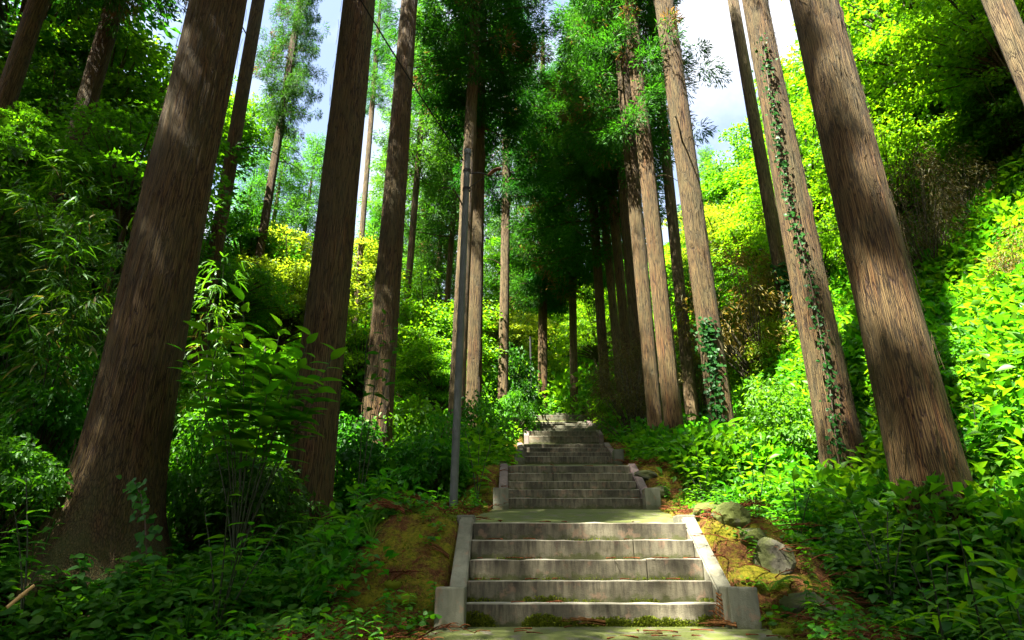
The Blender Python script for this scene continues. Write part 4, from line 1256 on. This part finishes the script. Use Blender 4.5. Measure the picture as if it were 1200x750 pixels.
def spray_into(mb, p, a, L, lift, rr, m=0, curl=.12):
    """a dead cedar spray: forked thin strips"""
    k = np.linspace(0, 1, 5)
    def strip(q, ang, ln, w):
        c = np.stack([q[0] + np.cos(ang + curl * k) * ln * k, q[1] + np.sin(ang + curl * k) * ln * k, q[2] + lift * np.sin(k * 2.6) * ln], -1)
        V, F = tube(c, np.linspace(w, w * .35, 5), 3)
        mb.add(V, F, m)
        return c
    c = strip(p, a, L, .006)
    for i in range(1, 5):
        for s in (-1, 1):
            strip(c[i] if i < 5 else c[4], a + s * rr.uniform(.35, .75), L * (.5 - .07 * i) * rr.uniform(.6, 1.1), .0035)
def litter_stuff():
    rr = np.random.default_rng(5)
    mb = MB()
    x, y, z = pick(5200, -2.4, 3.6, 2.7, 14, lambda a, b: (bankiness(a, b) > .3) & (np.abs(a - XC(b)) > 1.05) & (fbm(a * 1.1 + 3, b * 1.1, 56, 3) > -.05))
    for q in zip(x, y, z):
        spray_into(mb, (q[0], q[1], q[2] + .012), rr.uniform(0, 6.28), rr.uniform(.12, .36), rr.uniform(.02, .26), rr)
    for f, nsp in ((FL[0], 34), (FL[1], 16), (FL[2], 12)):     # on treads and landings
        for k in range(nsp):
            i = rr.integers(0, f[5]); tread = (f[2] - f[0]) / (f[5] - 1)
            xx = f[4] + rr.choice([-1, 1]) * rr.uniform(.1, .85)
            spray_into(mb, (xx, f[0] + i * tread - .02 + tread * .4, f[1] + (i + 1) * (f[3] - f[1]) / f[5] + .008), rr.uniform(0, 6.28), rr.uniform(.05, .13), .04, rr)
    for k in range(40):
        yy = rr.uniform(3.2, FL[0][0] - .05)
        spray_into(mb, (FL[0][4] + rr.uniform(-1, 1), yy, FL[0][1] + .012 - (FL[0][0] - yy) * .045), rr.uniform(0, 6.28), rr.uniform(.05, .16), .03, rr)
    # single fallen needles and twigs
    x, y, z = pick(14000, -2.4, 3.6, 2.7, 12, lambda a, b: (bankiness(a, b) > .2) & (np.abs(a - XC(b)) > 1.04))
    p = np.stack([x, y, z + .006], -1)
    d = rvec(len(p)) * np.array([1, 1, .25])
    V, F, a = place(leaf_simple(.10, .02, .1), p, d, norm(rvec(len(p)) * .4 + np.array([0, 0, 1.0])), rr.uniform(.02, .085, len(p)))
    mb.add(V, F, 0, a)
    return mb.build('cedar_litter', [M['litter']])
tag(link('cedar_litter', litter_stuff()), kind='stuff')

# ------------------------------------------------------------------ plants with leaves one can pick apart
LEAF_BIG = mesh('leaf', *(lambda t: (t[0], t[1]))(leaf_ovate(.46, .05, .22, 6)), [M['herb']], None, np.full(21, .55), True)
LEAF_LANCE = mesh('leaf', *leaf_ovate(.17, .025, .42, 7), [M['herb_lush']], None, np.full(24, .6), True)  # brighter herb leaves: sun dapples put into the colour
LEAF_PALE = mesh('leaf', *leaf_ovate(.40, .05, .2, 6), [M['herb_lush']], None, np.full(21, .5), True)
LEAF_DARK = mesh('leaf', *leaf_ovate(.46, .05, .22, 6), [M['dark_broad']], None, np.full(21, .6), True)

def orient(o, d, roll=0.0, up=(0, 0, 1)):
    d = Vector(d).normalized()
    x = d.cross(Vector(up)).normalized()
    n = x.cross(d)
    m = Matrix((x, d, n)).transposed()
    o.rotation_euler = (m.to_4x4() @ Matrix.Rotation(roll, 4, 'Y')).to_euler()

def leafy_plant(name, base, stems, label, cat, leaf, size, per, group=None, spread=.3, elev=.2, seed=1, top=None, rmin=.25):
    """stems: list of tip offsets from the base; leaves are single objects along the stems"""
    rr = random.Random(seed)
    t = empty(name, base, label, cat, group)
    for tip in stems:
        tip = Vector(tip)
        k = np.linspace(0, 1, 7)
        pts = np.stack([tip.x * k ** 1.5, tip.y * k ** 1.5, tip.z * k - .03 * (1 - k)], -1)
        mb = MB(); V, F = tube(pts, np.linspace(.010, .004, 7), 5); mb.add(V, F, 0, .5)
        link('stem', mb.build('stem', [M['stem']]), t)
        for i in range(per):
            f = rmin + (1 - rmin) * (i + .5) / per
            q = Vector([float(np.interp(f, k, pts[:, c])) for c in range(3)])
            a = i * 2.399 + rr.uniform(-.4, .4)
            o = link('leaf', leaf, t, q)
            orient(o, (math.cos(a), math.sin(a), elev + rr.uniform(-.3, .25) + (.35 if f > .92 else 0)), rr.uniform(-.35, .35))
            s = size * rr.uniform(.7, 1.2) * (1 - .25 * max(0, f - .8) / .2)
            o.scale = (s, s, s)
    return t

def ground_at(px, py, dep):
    C = PD(px, py, dep)
    return Vector((C.x, C.y, hz(C.x, C.y)))

# big-leaved shrub between the huge trunk and the second trunk
b0 = ground_at(300, 500, 6.6)
def tips(base, pix):
    return [PD(px, py, d) - base for (px, py, d) in pix]
leafy_plant('large_leaved_shrub', b0, tips(b0, [(285, 350, 6.5), (240, 385, 6.4), (330, 380, 6.6), (365, 390, 6.7), (395, 410, 6.7), (260, 425, 6.2), (340, 430, 6.3), (300, 400, 6.3), (215, 410, 6.6), (380, 450, 6.5), (355, 420, 6.2), (280, 385, 6.8), (315, 450, 6.0), (270, 455, 6.4)]),
            'large-leaved shrub spreading in front of the second left trunk', 'shrub', LEAF_BIG, .28, 21, None, seed=3, rmin=.60)
b1 = ground_at(430, 470, 8.6)
leafy_plant('sapling', b1, tips(b1, [(452, 365, 8.9), (430, 390, 8.7), (470, 375, 9.0)]), 'slim sapling with a leaf tuft in front of the dark slim cedar', 'sapling', LEAF_DARK, .17, 16, None, seed=4, rmin=.55)
b2 = ground_at(270, 640, 5.0)
leafy_plant('leafy_plant', b2, tips(b2, [(268, 575, 4.9), (300, 600, 4.9), (240, 600, 5.0), (330, 615, 5.1), (285, 630, 4.7)]), 'leafy plant with ovate leaves in the dark ditch right of the huge trunk', 'plant', LEAF_BIG, .15, 12, None, seed=5)
b3 = ground_at(1100, 735, 3.5)
leafy_plant('lance_leaf_plant', b3, tips(b3, [(1098, 708, 3.45)]), 'rosette of long lance leaves at the lower right edge', 'plant', LEAF_LANCE, .30, 9, None, seed=6, rmin=.75, elev=.12)
b4 = ground_at(1140, 700, 4.1)
leafy_plant('lily_stalk', b4, tips(b4, [(1122, 618, 4.0)]), 'tall lily stalk with pointed leaves before the thickest right trunk', 'plant', LEAF_LANCE, .30, 20, None, seed=7, rmin=.35, elev=.15)
b5 = ground_at(1185, 700, 3.6)
leafy_plant('lance_leaf_plant', b5, tips(b5, [(1190, 705, 3.6), (1165, 720, 3.5)]), 'clump of lance leaves in the bottom right corner', 'plant', LEAF_LANCE, .22, 9, None, seed=8, rmin=.55)
b6 = ground_at(1170, 600, 5.2)
leafy_plant('lance_leaf_plant', b6, tips(b6, [(1165, 570, 5.2), (1185, 590, 5.0), (1150, 600, 5.1)]), 'lance-leaved clump right of the thickest trunk foot', 'plant', LEAF_LANCE, .27, 12, None, seed=9)
b7 = ground_at(1030, 640, 5.0)
leafy_plant('leafy_plant', b7, tips(b7, [(1040, 600, 5.0), (1060, 615, 4.9), (1020, 620, 5.1), (1000, 600, 5.3)]), 'broad-leaved herbs left of the thickest trunk foot', 'plant', LEAF_PALE, .14, 12, None, seed=10)
b8 = ground_at(560, 530, 8.6)
leafy_plant('leafy_plant', b8, tips(b8, [(562, 510, 8.6), (575, 520, 8.6), (545, 505, 8.8)]), 'broad-leaved plant right of the pole beside the second flight', 'plant', LEAF_PALE, .2, 9, None, seed=11)
b9 = ground_at(390, 640, 5.6)
leafy_plant('leafy_plant', b9, tips(b9, [(390, 600, 5.6), (420, 600, 5.8), (370, 620, 5.5), (445, 570, 6.4)]), 'leafy plant hanging over the left ditch below the second trunk', 'plant', LEAF_BIG, .15, 11, None, seed=12)
b10 = ground_at(60, 600, 5.2)
leafy_plant('leafy_plant', b10, tips(b10, [(30, 560, 5.2), (15, 590, 5.0)]), 'few broad leaves left of the huge trunk foot', 'plant', LEAF_BIG, .17, 8, None, seed=13)
for i, (px, py, d, tp, lab) in enumerate((
        (820, 560, 8.2, [(815, 520, 8.2), (835, 530, 8.0), (800, 540, 8.4)], 'leafy herbs right of the second flight'),
        (880, 560, 7.4, [(880, 520, 7.4), (900, 535, 7.2), (862, 540, 7.5)], 'leafy herbs halfway between the second flight and the ivy-streaked cedar'),
        (930, 600, 6.4, [(930, 560, 6.4), (950, 575, 6.2), (915, 580, 6.4)], 'leafy herbs left of the ivy-streaked cedar foot'),
        (1140, 520, 6.2, [(1140, 470, 6.2), (1165, 490, 6.0), (1120, 500, 6.3)], 'tall leafy herbs right of the thickest trunk at mid height'),
        (1040, 470, 8.6, [(1035, 430, 8.6), (1020, 445, 8.7)], 'leafy herbs in the gap between the two rightmost trunks'),
        (1090, 675, 4.4, [(1085, 640, 4.4), (1065, 655, 4.4), (1110, 660, 4.3)], 'dark low herbs in front of the thickest trunk'))):
    bb = ground_at(px, py, d)
    leafy_plant('leafy_plant', bb, tips(bb, tp), lab, 'plant', LEAF_BIG if i in (2, 5) else LEAF_PALE, .16 if i != 5 else .11, 11, None, seed=20 + i)

# ------------------------------------------------------------------ bamboo
def bamboo(px, py, dep, tipsv, label, seed):
    rr = np.random.default_rng(seed)
    B = ground_at(px, py, dep)
    t = empty('bamboo_plant', B, label, 'bamboo', 'bamboo in the left forest')
    T = leaf_ovate(.13, .02, .3, 3)
    for (qx, qy, dd) in tipsv:
        tip = PD(qx, qy, dd) - B
        k = np.linspace(0, 1, 10)
        pts = np.stack([tip.x * k ** 1.8, tip.y * k ** 1.8, tip.z * (1.25 * k - .25 * k ** 3)], -1)
        mb = MB(); V, F = tube(pts, np.linspace(.013, .004, 10), 5); mb.add(V, F, 0, .4)
        link('culm', mb.build('culm', [M['stem']]), t)
        pos, d = [], []
        for f in np.linspace(.35, 1, 16):
            q = np.array([np.interp(f, k, pts[:, c]) for c in range(3)])
            for br in range(3):
                a = rr.uniform(0, 6.28); Lb = rr.uniform(.1, .38)
                e = q + np.array([np.cos(a), np.sin(a), .15]) * Lb
                for j in range(6):
                    b = a + rr.normal() * .8
                    pos.append(q + (e - q) * rr.uniform(.5, 1.0)); d.append([np.cos(b), np.sin(b), -.45 + rr.normal() * .4])
        pos, d = np.array(pos), np.array(d)
        V, F, a = place(T, pos, d, norm(np.array([[0, 0, 1.0]]) + rr.normal(size=pos.shape) * .4), rr.uniform(.12, .24, len(pos)))
        mb = MB(); mb.add(V, F, 0, a)
        link('foliage', mb.build('foliage', [M['bamboo']]), t)
bamboo(70, 400, 8.2, [(70, 195, 7.8), (40, 235, 7.6), (100, 240, 7.8), (85, 290, 7.4)], 'tallest bamboo clump in the left forest with lit leaf fans', 1)
bamboo(20, 420, 8.0, [(15, 215, 8.0), (10, 310, 7.4), (-20, 270, 7.8)], 'bamboo at the left frame edge', 2)
bamboo(130, 400, 8.8, [(140, 235, 8.6), (118, 290, 8.4), (150, 300, 8.6)], 'bamboo tucked against the huge left trunk', 3)
bamboo(60, 450, 7.4, [(60, 340, 7.2), (30, 370, 7.0), (95, 350, 7.2)], 'lowest bamboo clump in front of the taller ones', 4)
bamboo(255, 430, 8.8, [(262, 310, 8.8), (240, 340, 8.6)], 'small bamboo just right of the huge left trunk', 5)

# ------------------------------------------------------------------ ivy on trunks, things on the ground
def ivy(label, pts, rad, count, size, m='ivy', seed=1, name='ivy_vine'):
    rr = np.random.default_rng(seed)
    mb = MB()
    pts = np.array(pts, float)
    V, F = tube(pts, .008, 5); mb.add(V, F, 1, .5)
    k = np.linspace(0, 1, len(pts))
    f = rr.random(count)
    p = np.stack([np.interp(f, k, pts[:, c]) for c in range(3)], -1) + rr.normal(size=(count, 3)) * np.array([rad, .03, .05])
    d = norm(np.stack([rr.normal(size=count), -.4 + 0 * f, -.8 + .5 * rr.normal(size=count)], -1))
    V, F, a = place((np.array([[0, 0, 0], [-.45, .25, .03], [-.3, .6, 0], [0, 1, -.1], [.3, .6, 0], [.45, .25, .03]]), np.array([[0, 2, 1], [0, 3, 2], [0, 4, 3], [0, 5, 4]])),
                    p, d, norm(np.tile([[0, -1.0, .35]], (count, 1)) + rr.normal(size=(count, 3)) * .35), size * rr.uniform(.6, 1.3, count))
    mb.add(V, F, 0, a)
    o = link(name, mb.build(name, [M[m], M['twig']]))
    return tag(o, label, 'vine')
def along(pix, Y, front):
    return [P(px, py, Y - front) for px, py in pix]
Y17 = PD(993, 565, 8.0).y
ivy('ivy strand climbing the ivy-streaked cedar', along([(985, 560), (972, 450), (950, 330), (925, 240), (912, 170), (902, 110), (893, 40)], Y17, .28), .05, 520, .055, seed=2)
Y15 = PD(848, 510, 11.0).y
ivy('dense dark ivy on the lower trunk of the right cedar beside the stairs', along([(842, 512), (838, 470), (834, 430), (829, 395), (827, 375)], Y15, .24), .085, 420, .075, seed=3)
Y16 = PD(936, 438, 14.6).y
ivy('dark ivy patch on the slim pale cedar', along([(934, 430), (925, 380), (918, 330), (914, 310)], Y16, .2), .08, 240, .10, seed=4)
Y1 = PD(128, 640, 6.1).y
ivy('green vine hanging at the right side of the huge trunk foot', along([(172, 650), (170, 610), (165, 580), (158, 565)], Y1, .48), .05, 70, .07, 'herb', seed=5)

Yr = FL[0][0]
def rock_px(px, py, dep, size, label, m, seed, rz=0, lift=.0, cat='stone'):
    C = PD(px, py, dep)
    return rock('rock', (C.x, C.y, hz(C.x, C.y) + size[2] * .12 + lift), size, label, m, seed, rz, cat)
rock_px(908, 668, 4.9, (.17, .16, .17), 'pale angular stone beside the lowest flight, upper of two', M['rock'], 1, .4)
rock_px(944, 700, 4.5, (.16, .22, .13), 'low pale stone right of the fern, lower of two', M['rock'], 2, .9)
rock_px(862, 642, 5.3, (.16, .15, .15), 'moss-covered stone on the bank right of the lowest flight', M['rock_moss'], 3)
rock_px(885, 655, 5.1, (.12, .14, .12), 'smaller moss-covered stone above the pale angular stone', M['rock_moss'], 4)
rock_px(840, 622, 5.8, (.22, .2, .12), 'flat mossy stone behind the upper right end of the lowest flight', M['rock_moss'], 5)
rock_px(770, 548, 8.8, (.14, .12, .10), 'small grey stone right of the second flight top', M['rock'], 6)
rock_px(755, 545, 9.2, (.18, .14, .09), 'flat stone beside the right slab of the second flight', M['rock'], 7)
rock_px(597, 505, 18.3, (.55, .5, .32), 'mossy boulder left of the fifth flight', M['rock_moss'], 8)
rock_px(708, 503, 18.3, (.62, .5, .30), 'flat grey boulder right of the fifth flight', M['rock'], 9)
rock_px(1160, 278, 10.5, (.42, .4, .36), 'mossy brown rock on the sunny right slope', M['rock_moss'], 10)
rock_px(1085, 400, 9.0, (.3, .25, .22), 'dark rock half hidden in herbs right of the thickest trunk', M['rock_moss'], 11)
rock_px(585, 530, 10.6, (.16, .13, .09), 'small stone on the left bank beside the third flight', M['rock'], 12)

def log(label, a, b, r, m, name='fallen_log'):
    a, b = np.array(a), np.array(b)
    k = np.linspace(0, 1, 16)[:, None]
    pts = a + (b - a) * k + np.stack([0 * k[:, 0], 0 * k[:, 0], .05 * np.sin(k[:, 0] * 9)], -1)
    V, F = tube(pts, r * (1 - .2 * k[:, 0]) * (1 + .12 * np.sin(k[:, 0] * 23)), 14)
    n = len(V)
    V = np.concatenate([V, pts[:1], pts[-1:]])
    c0 = [[n, (j + 1) % 14, j] for j in range(14)]
    c1 = [[n + 1, n - 14 + j, n - 14 + (j + 1) % 14] for j in range(14)]
    mb = MB(); mb.add(V, [F, np.array(c0 + c1)], 0, 3.0)
    return tag(link(name, mb.build(name, [m], True)), label, 'log')
def ground3(px, py, dep, lift=0):
    g = ground_at(px, py, dep); return (g.x, g.y, g.z + lift)
log('rotting dark log lying on the slope right of the ivied trunk', ground3(855, 440, 14.2, .35), ground3(915, 430, 13.6, .5), .15, M['bark'])
log('weathered log lying across the right end of the topmost step', tuple(PD(672, 476, 22.6)), tuple(PD(695, 482, 21.6)), .2, M['bark_broad'])

# the dry bamboo piece at the lower left
mb = MB(); V, F = tube(np.array([P(8, 712, 3.9), P(25, 698, 3.95), P(40, 686, 4.0)]), [.010, .012, .009], 8); mb.add(V, F, 0, .7)
V, F = tube(np.array([P(23.5, 699.5, 3.948), P(25.5, 697.5, 3.952)]), .014, 8); mb.add(V, F, 0, .1)
tag(link('bamboo_stick', mb.build('bamboo_stick', [M['tan']], True)), 'broken dry tan bamboo stick in the lower left corner', 'stick')

# fern beside the lowest right block
def fern(base, fronds, label, m, name='fern'):
    t = empty(name, base, label, 'fern')
    for (dx, dy, L, up) in fronds:
        mb = MB()
        k = np.linspace(0, 1, 19)
        c = np.stack([dx * L * k, dy * L * k, up * L * np.sin(k * 2.5) * .6 - .15 * L * k ** 2], -1)
        V, F = tube(c, np.linspace(.004, .0015, 19), 4); mb.add(V, F, 0, .2)
        sd = np.array([-dy, dx, 0.0])
        for s in (-1, 1):
            kk = k[2:]
            d = np.tile(sd * s, (len(kk), 1)) + np.array([dx, dy, -.1]) * .45
            V, F, a = place(leaf_ovate(.26, .02, .12, 3), c[2:], d, np.tile([[0, 0, 1.0]], (len(kk), 1)), .34 * L * np.sin(np.clip(kk * 1.02, 0, 1) * PI * .80 + .55))
            mb.add(V, F, 0, a)
        link('frond', mb.build('frond', [M[m]]), t)
g = ground_at(900, 680, 4.6)
fern(g + Vector((0, 0, .06)), [(.75, -.66, .30, .7), (.95, .2, .24, .7), (.2, -.95, .26, .6), (-.4, .6, .18, .8)], 'pale green fern beside the right block of the lowest flight', 'herb_lush')
# standing dead cedar sprig in front of the right end of the bottom step
mb = MB(); rr = np.random.default_rng(9)
def sprig_up(mb, base, Hh, rr):
    k = np.linspace(0, 1, 8)
    c = np.stack([.02 * np.sin(k * 3), 0 * k, Hh * k], -1) + np.array(base)
    V, F = tube(c, np.linspace(.006, .002, 8), 4); mb.add(V, F, 0, .5)
    for i in range(1, 8):
        for s in (-1, 1):
            L = Hh * .42 * (1 - .7 * k[i])
            kk = np.linspace(0, 1, 4)
            q = np.stack([s * L * kk, .1 * L * kk * rr.normal(), .7 * L * kk], -1) + c[i]
            V, F = tube(q, np.linspace(.006, .003, 4), 4); mb.add(V, F, 0)
            for j in (1, 2):
                q2 = np.stack([s * L * .35 * kk * .4, 0 * kk, L * .4 * kk], -1) + q[j]
                V, F = tube(q2, np.linspace(.005, .003, 4), 4); mb.add(V, F, 0)
pb = PD(848, 738, FPX * 1.8 / 305 - .06)
sprig_up(mb, (0, 0, -.01), .21, rr)
o = link('cedar_sprig', mb.build('cedar_sprig', [M['litter']]), None, (pb.x, FL[0][0] - .05, FL[0][1])); tag(o, 'upright dead red cedar sprig against the right end of the bottom step', 'twig')
def ground_spray(px, py, dep, L, a, label, n=5, lift=.02, z=None):
    rr = np.random.default_rng(int(px)); mb = MB()
    for i in range(n):
        spray_into(mb, (0, 0, .01 + .006 * i), a + rr.normal() * .35, L * rr.uniform(.7, 1.1), lift * 3, rr)
    C = PD(px, py, dep)
    o = link('cedar_frond', mb.build('cedar_frond', [M['litter']]), None, (C.x, C.y, z if z is not None else hz(C.x, C.y) + .015))
    return tag(o, label, 'twig')
zp = FL[0][1]
ground_spray(710, 742, 4.25, .24, PI * .95, 'orange-red dead cedar frond lying before the bottom step', z=zp + .01)
ground_spray(865, 748, 4.15, .20, 2.6, 'dead cedar frond before the right block', z=zp + .005)
ground_spray(525, 680, 4.9, .26, 2.6, 'dead cedar frond fallen over the foot of the left side slab', 6, .1, z=None)
ground_spray(470, 665, 5.2, .3, 3.0, 'tangle of dead cedar fronds on the left bank', 7, .08)
ground_spray(500, 625, 5.9, .3, 3.2, 'reddest tangle of dead cedar fronds at the top of the left bank', 7, .08)
ground_spray(865, 630, 5.6, .3, 5.4, 'dead cedar fronds on the right bank beside mossy stones', 7, .08)
ground_spray(725, 600, 7.9, .28, 0.2, 'dead cedar frond on the first landing before the second flight', 5, .06, z=None)

# ------------------------------------------------------------------ lamp pole, cable, thin post
Yp = 6.6
pbm, ptm = P(531, 590, Yp), P(548, 180, Yp)
gz = hz(pbm.x, Yp)
t = empty('lamp_pole', (pbm.x, Yp, gz), 'grey metal pole with a small rusty lamp shade standing left of the stairs', 'lamp post')
Lp = ptm.z - gz
lean = (ptm.x - pbm.x) / Lp
mb = MB(); k = np.linspace(0, 1, 12)
V, F = tube(np.stack([lean * Lp * k, 0 * k, -.3 + (Lp + .3) * k], -1), np.linspace(.043, .038, 12), 16); mb.add(V, F, 0, 3.)
link('pole', mb.build('pole', [M['pole']], True), t)
mb = MB(); V, F = tube(np.array([[lean * Lp, 0, Lp - .02], [lean * Lp, 0, Lp + .05], [lean * Lp, 0, Lp + .055]]), [.046, .046, .004], 16); mb.add(V, F, 0, 3.)
link('cap', mb.build('cap', [M['pole']], True), t)
mb = MB()
for zz in (.28, .55):
    V, F = tube(np.array([[lean * Lp, 0, Lp - zz], [lean * Lp, 0, Lp - zz + .035]]), .049, 16); mb.add(V, F, 0, 3.)
link('clamp', mb.build('clamp', [M['wire']], True), t)
mb = MB(); x0 = lean * Lp
k = np.linspace(0, 1, 8)
V, F = tube(np.stack([x0 + .04 + .26 * k, -.03 - .05 * k, Lp - .32 - .08 * k + .03 * np.sin(k * 3)], -1), .007, 6); mb.add(V, F, 0, 3.)
V, F = tube(np.stack([x0 + .04 + .22 * k, -.03 - .05 * k, Lp - .52 + .14 * k], -1), .005, 6); mb.add(V, F, 0, 3.)
link('bracket_arm', mb.build('bracket_arm', [M['wire']], True), t)
mb = MB()
u = np.linspace(0, 1, 8); w = np.linspace(-1, 1, 7)
U, Wv = np.meshgrid(u, w, indexing='ij')
for off in (0, -.006):
    X = x0 + .26 + .17 * U; Yv = -.08 + .035 * Wv * np.sin(PI * (.15 + .75 * U)); Z = Lp - .36 + .10 * U + .03 * np.sin(U * 3) - .03 * Wv ** 2 + off
    q = (np.arange(7)[:, None] * 7 + np.arange(6)[None]).reshape(-1)
    mb.add(np.stack([X, Yv, Z], -1).reshape(-1, 3), np.stack([q, q + 7, q + 8, q + 1], -1), 0, .5)
link('lamp_shade', mb.build('lamp_shade', [M['rust']], True), t)
c0 = np.array(P(543, 188, Yp)); c1 = np.array(P(418, -30, 4.6)); c2 = c1 + (c1 - c0) * 1.5
pts = []
for k in np.linspace(0, 1, 30):
    p = c0 + (c2 - c0) * k; p[2] -= .9 * k * (1 - k); pts.append(p)
mb = MB(); V, F = tube(np.array(pts), .009, 6); mb.add(V, F, 0, .5)
tag(link('power_cable', mb.build('power_cable', [M['wire']], True)), 'black cable running from the pole top up and out over the left trunks', 'cable')
pp = PD(623, 480, 21.8); gg = hz(pp.x, pp.y)
t = empty('thin_post', (pp.x, pp.y, gg), 'thin dark post with a small tan box at the left of the stair head', 'post')
mb = MB(); V, F = tube(np.array([[0, 0, -.2], [0, 0, 1.5], [-.02, 0, 3.1]]), .035, 8); mb.add(V, F, 0, .5)
link('post', mb.build('post', [M['wire']], True), t)
bx = stone_box('box', pp.x - .09, pp.x + .09, pp.y - .12, pp.y + .02, gg + .55, gg + .85, M['rust'], t)
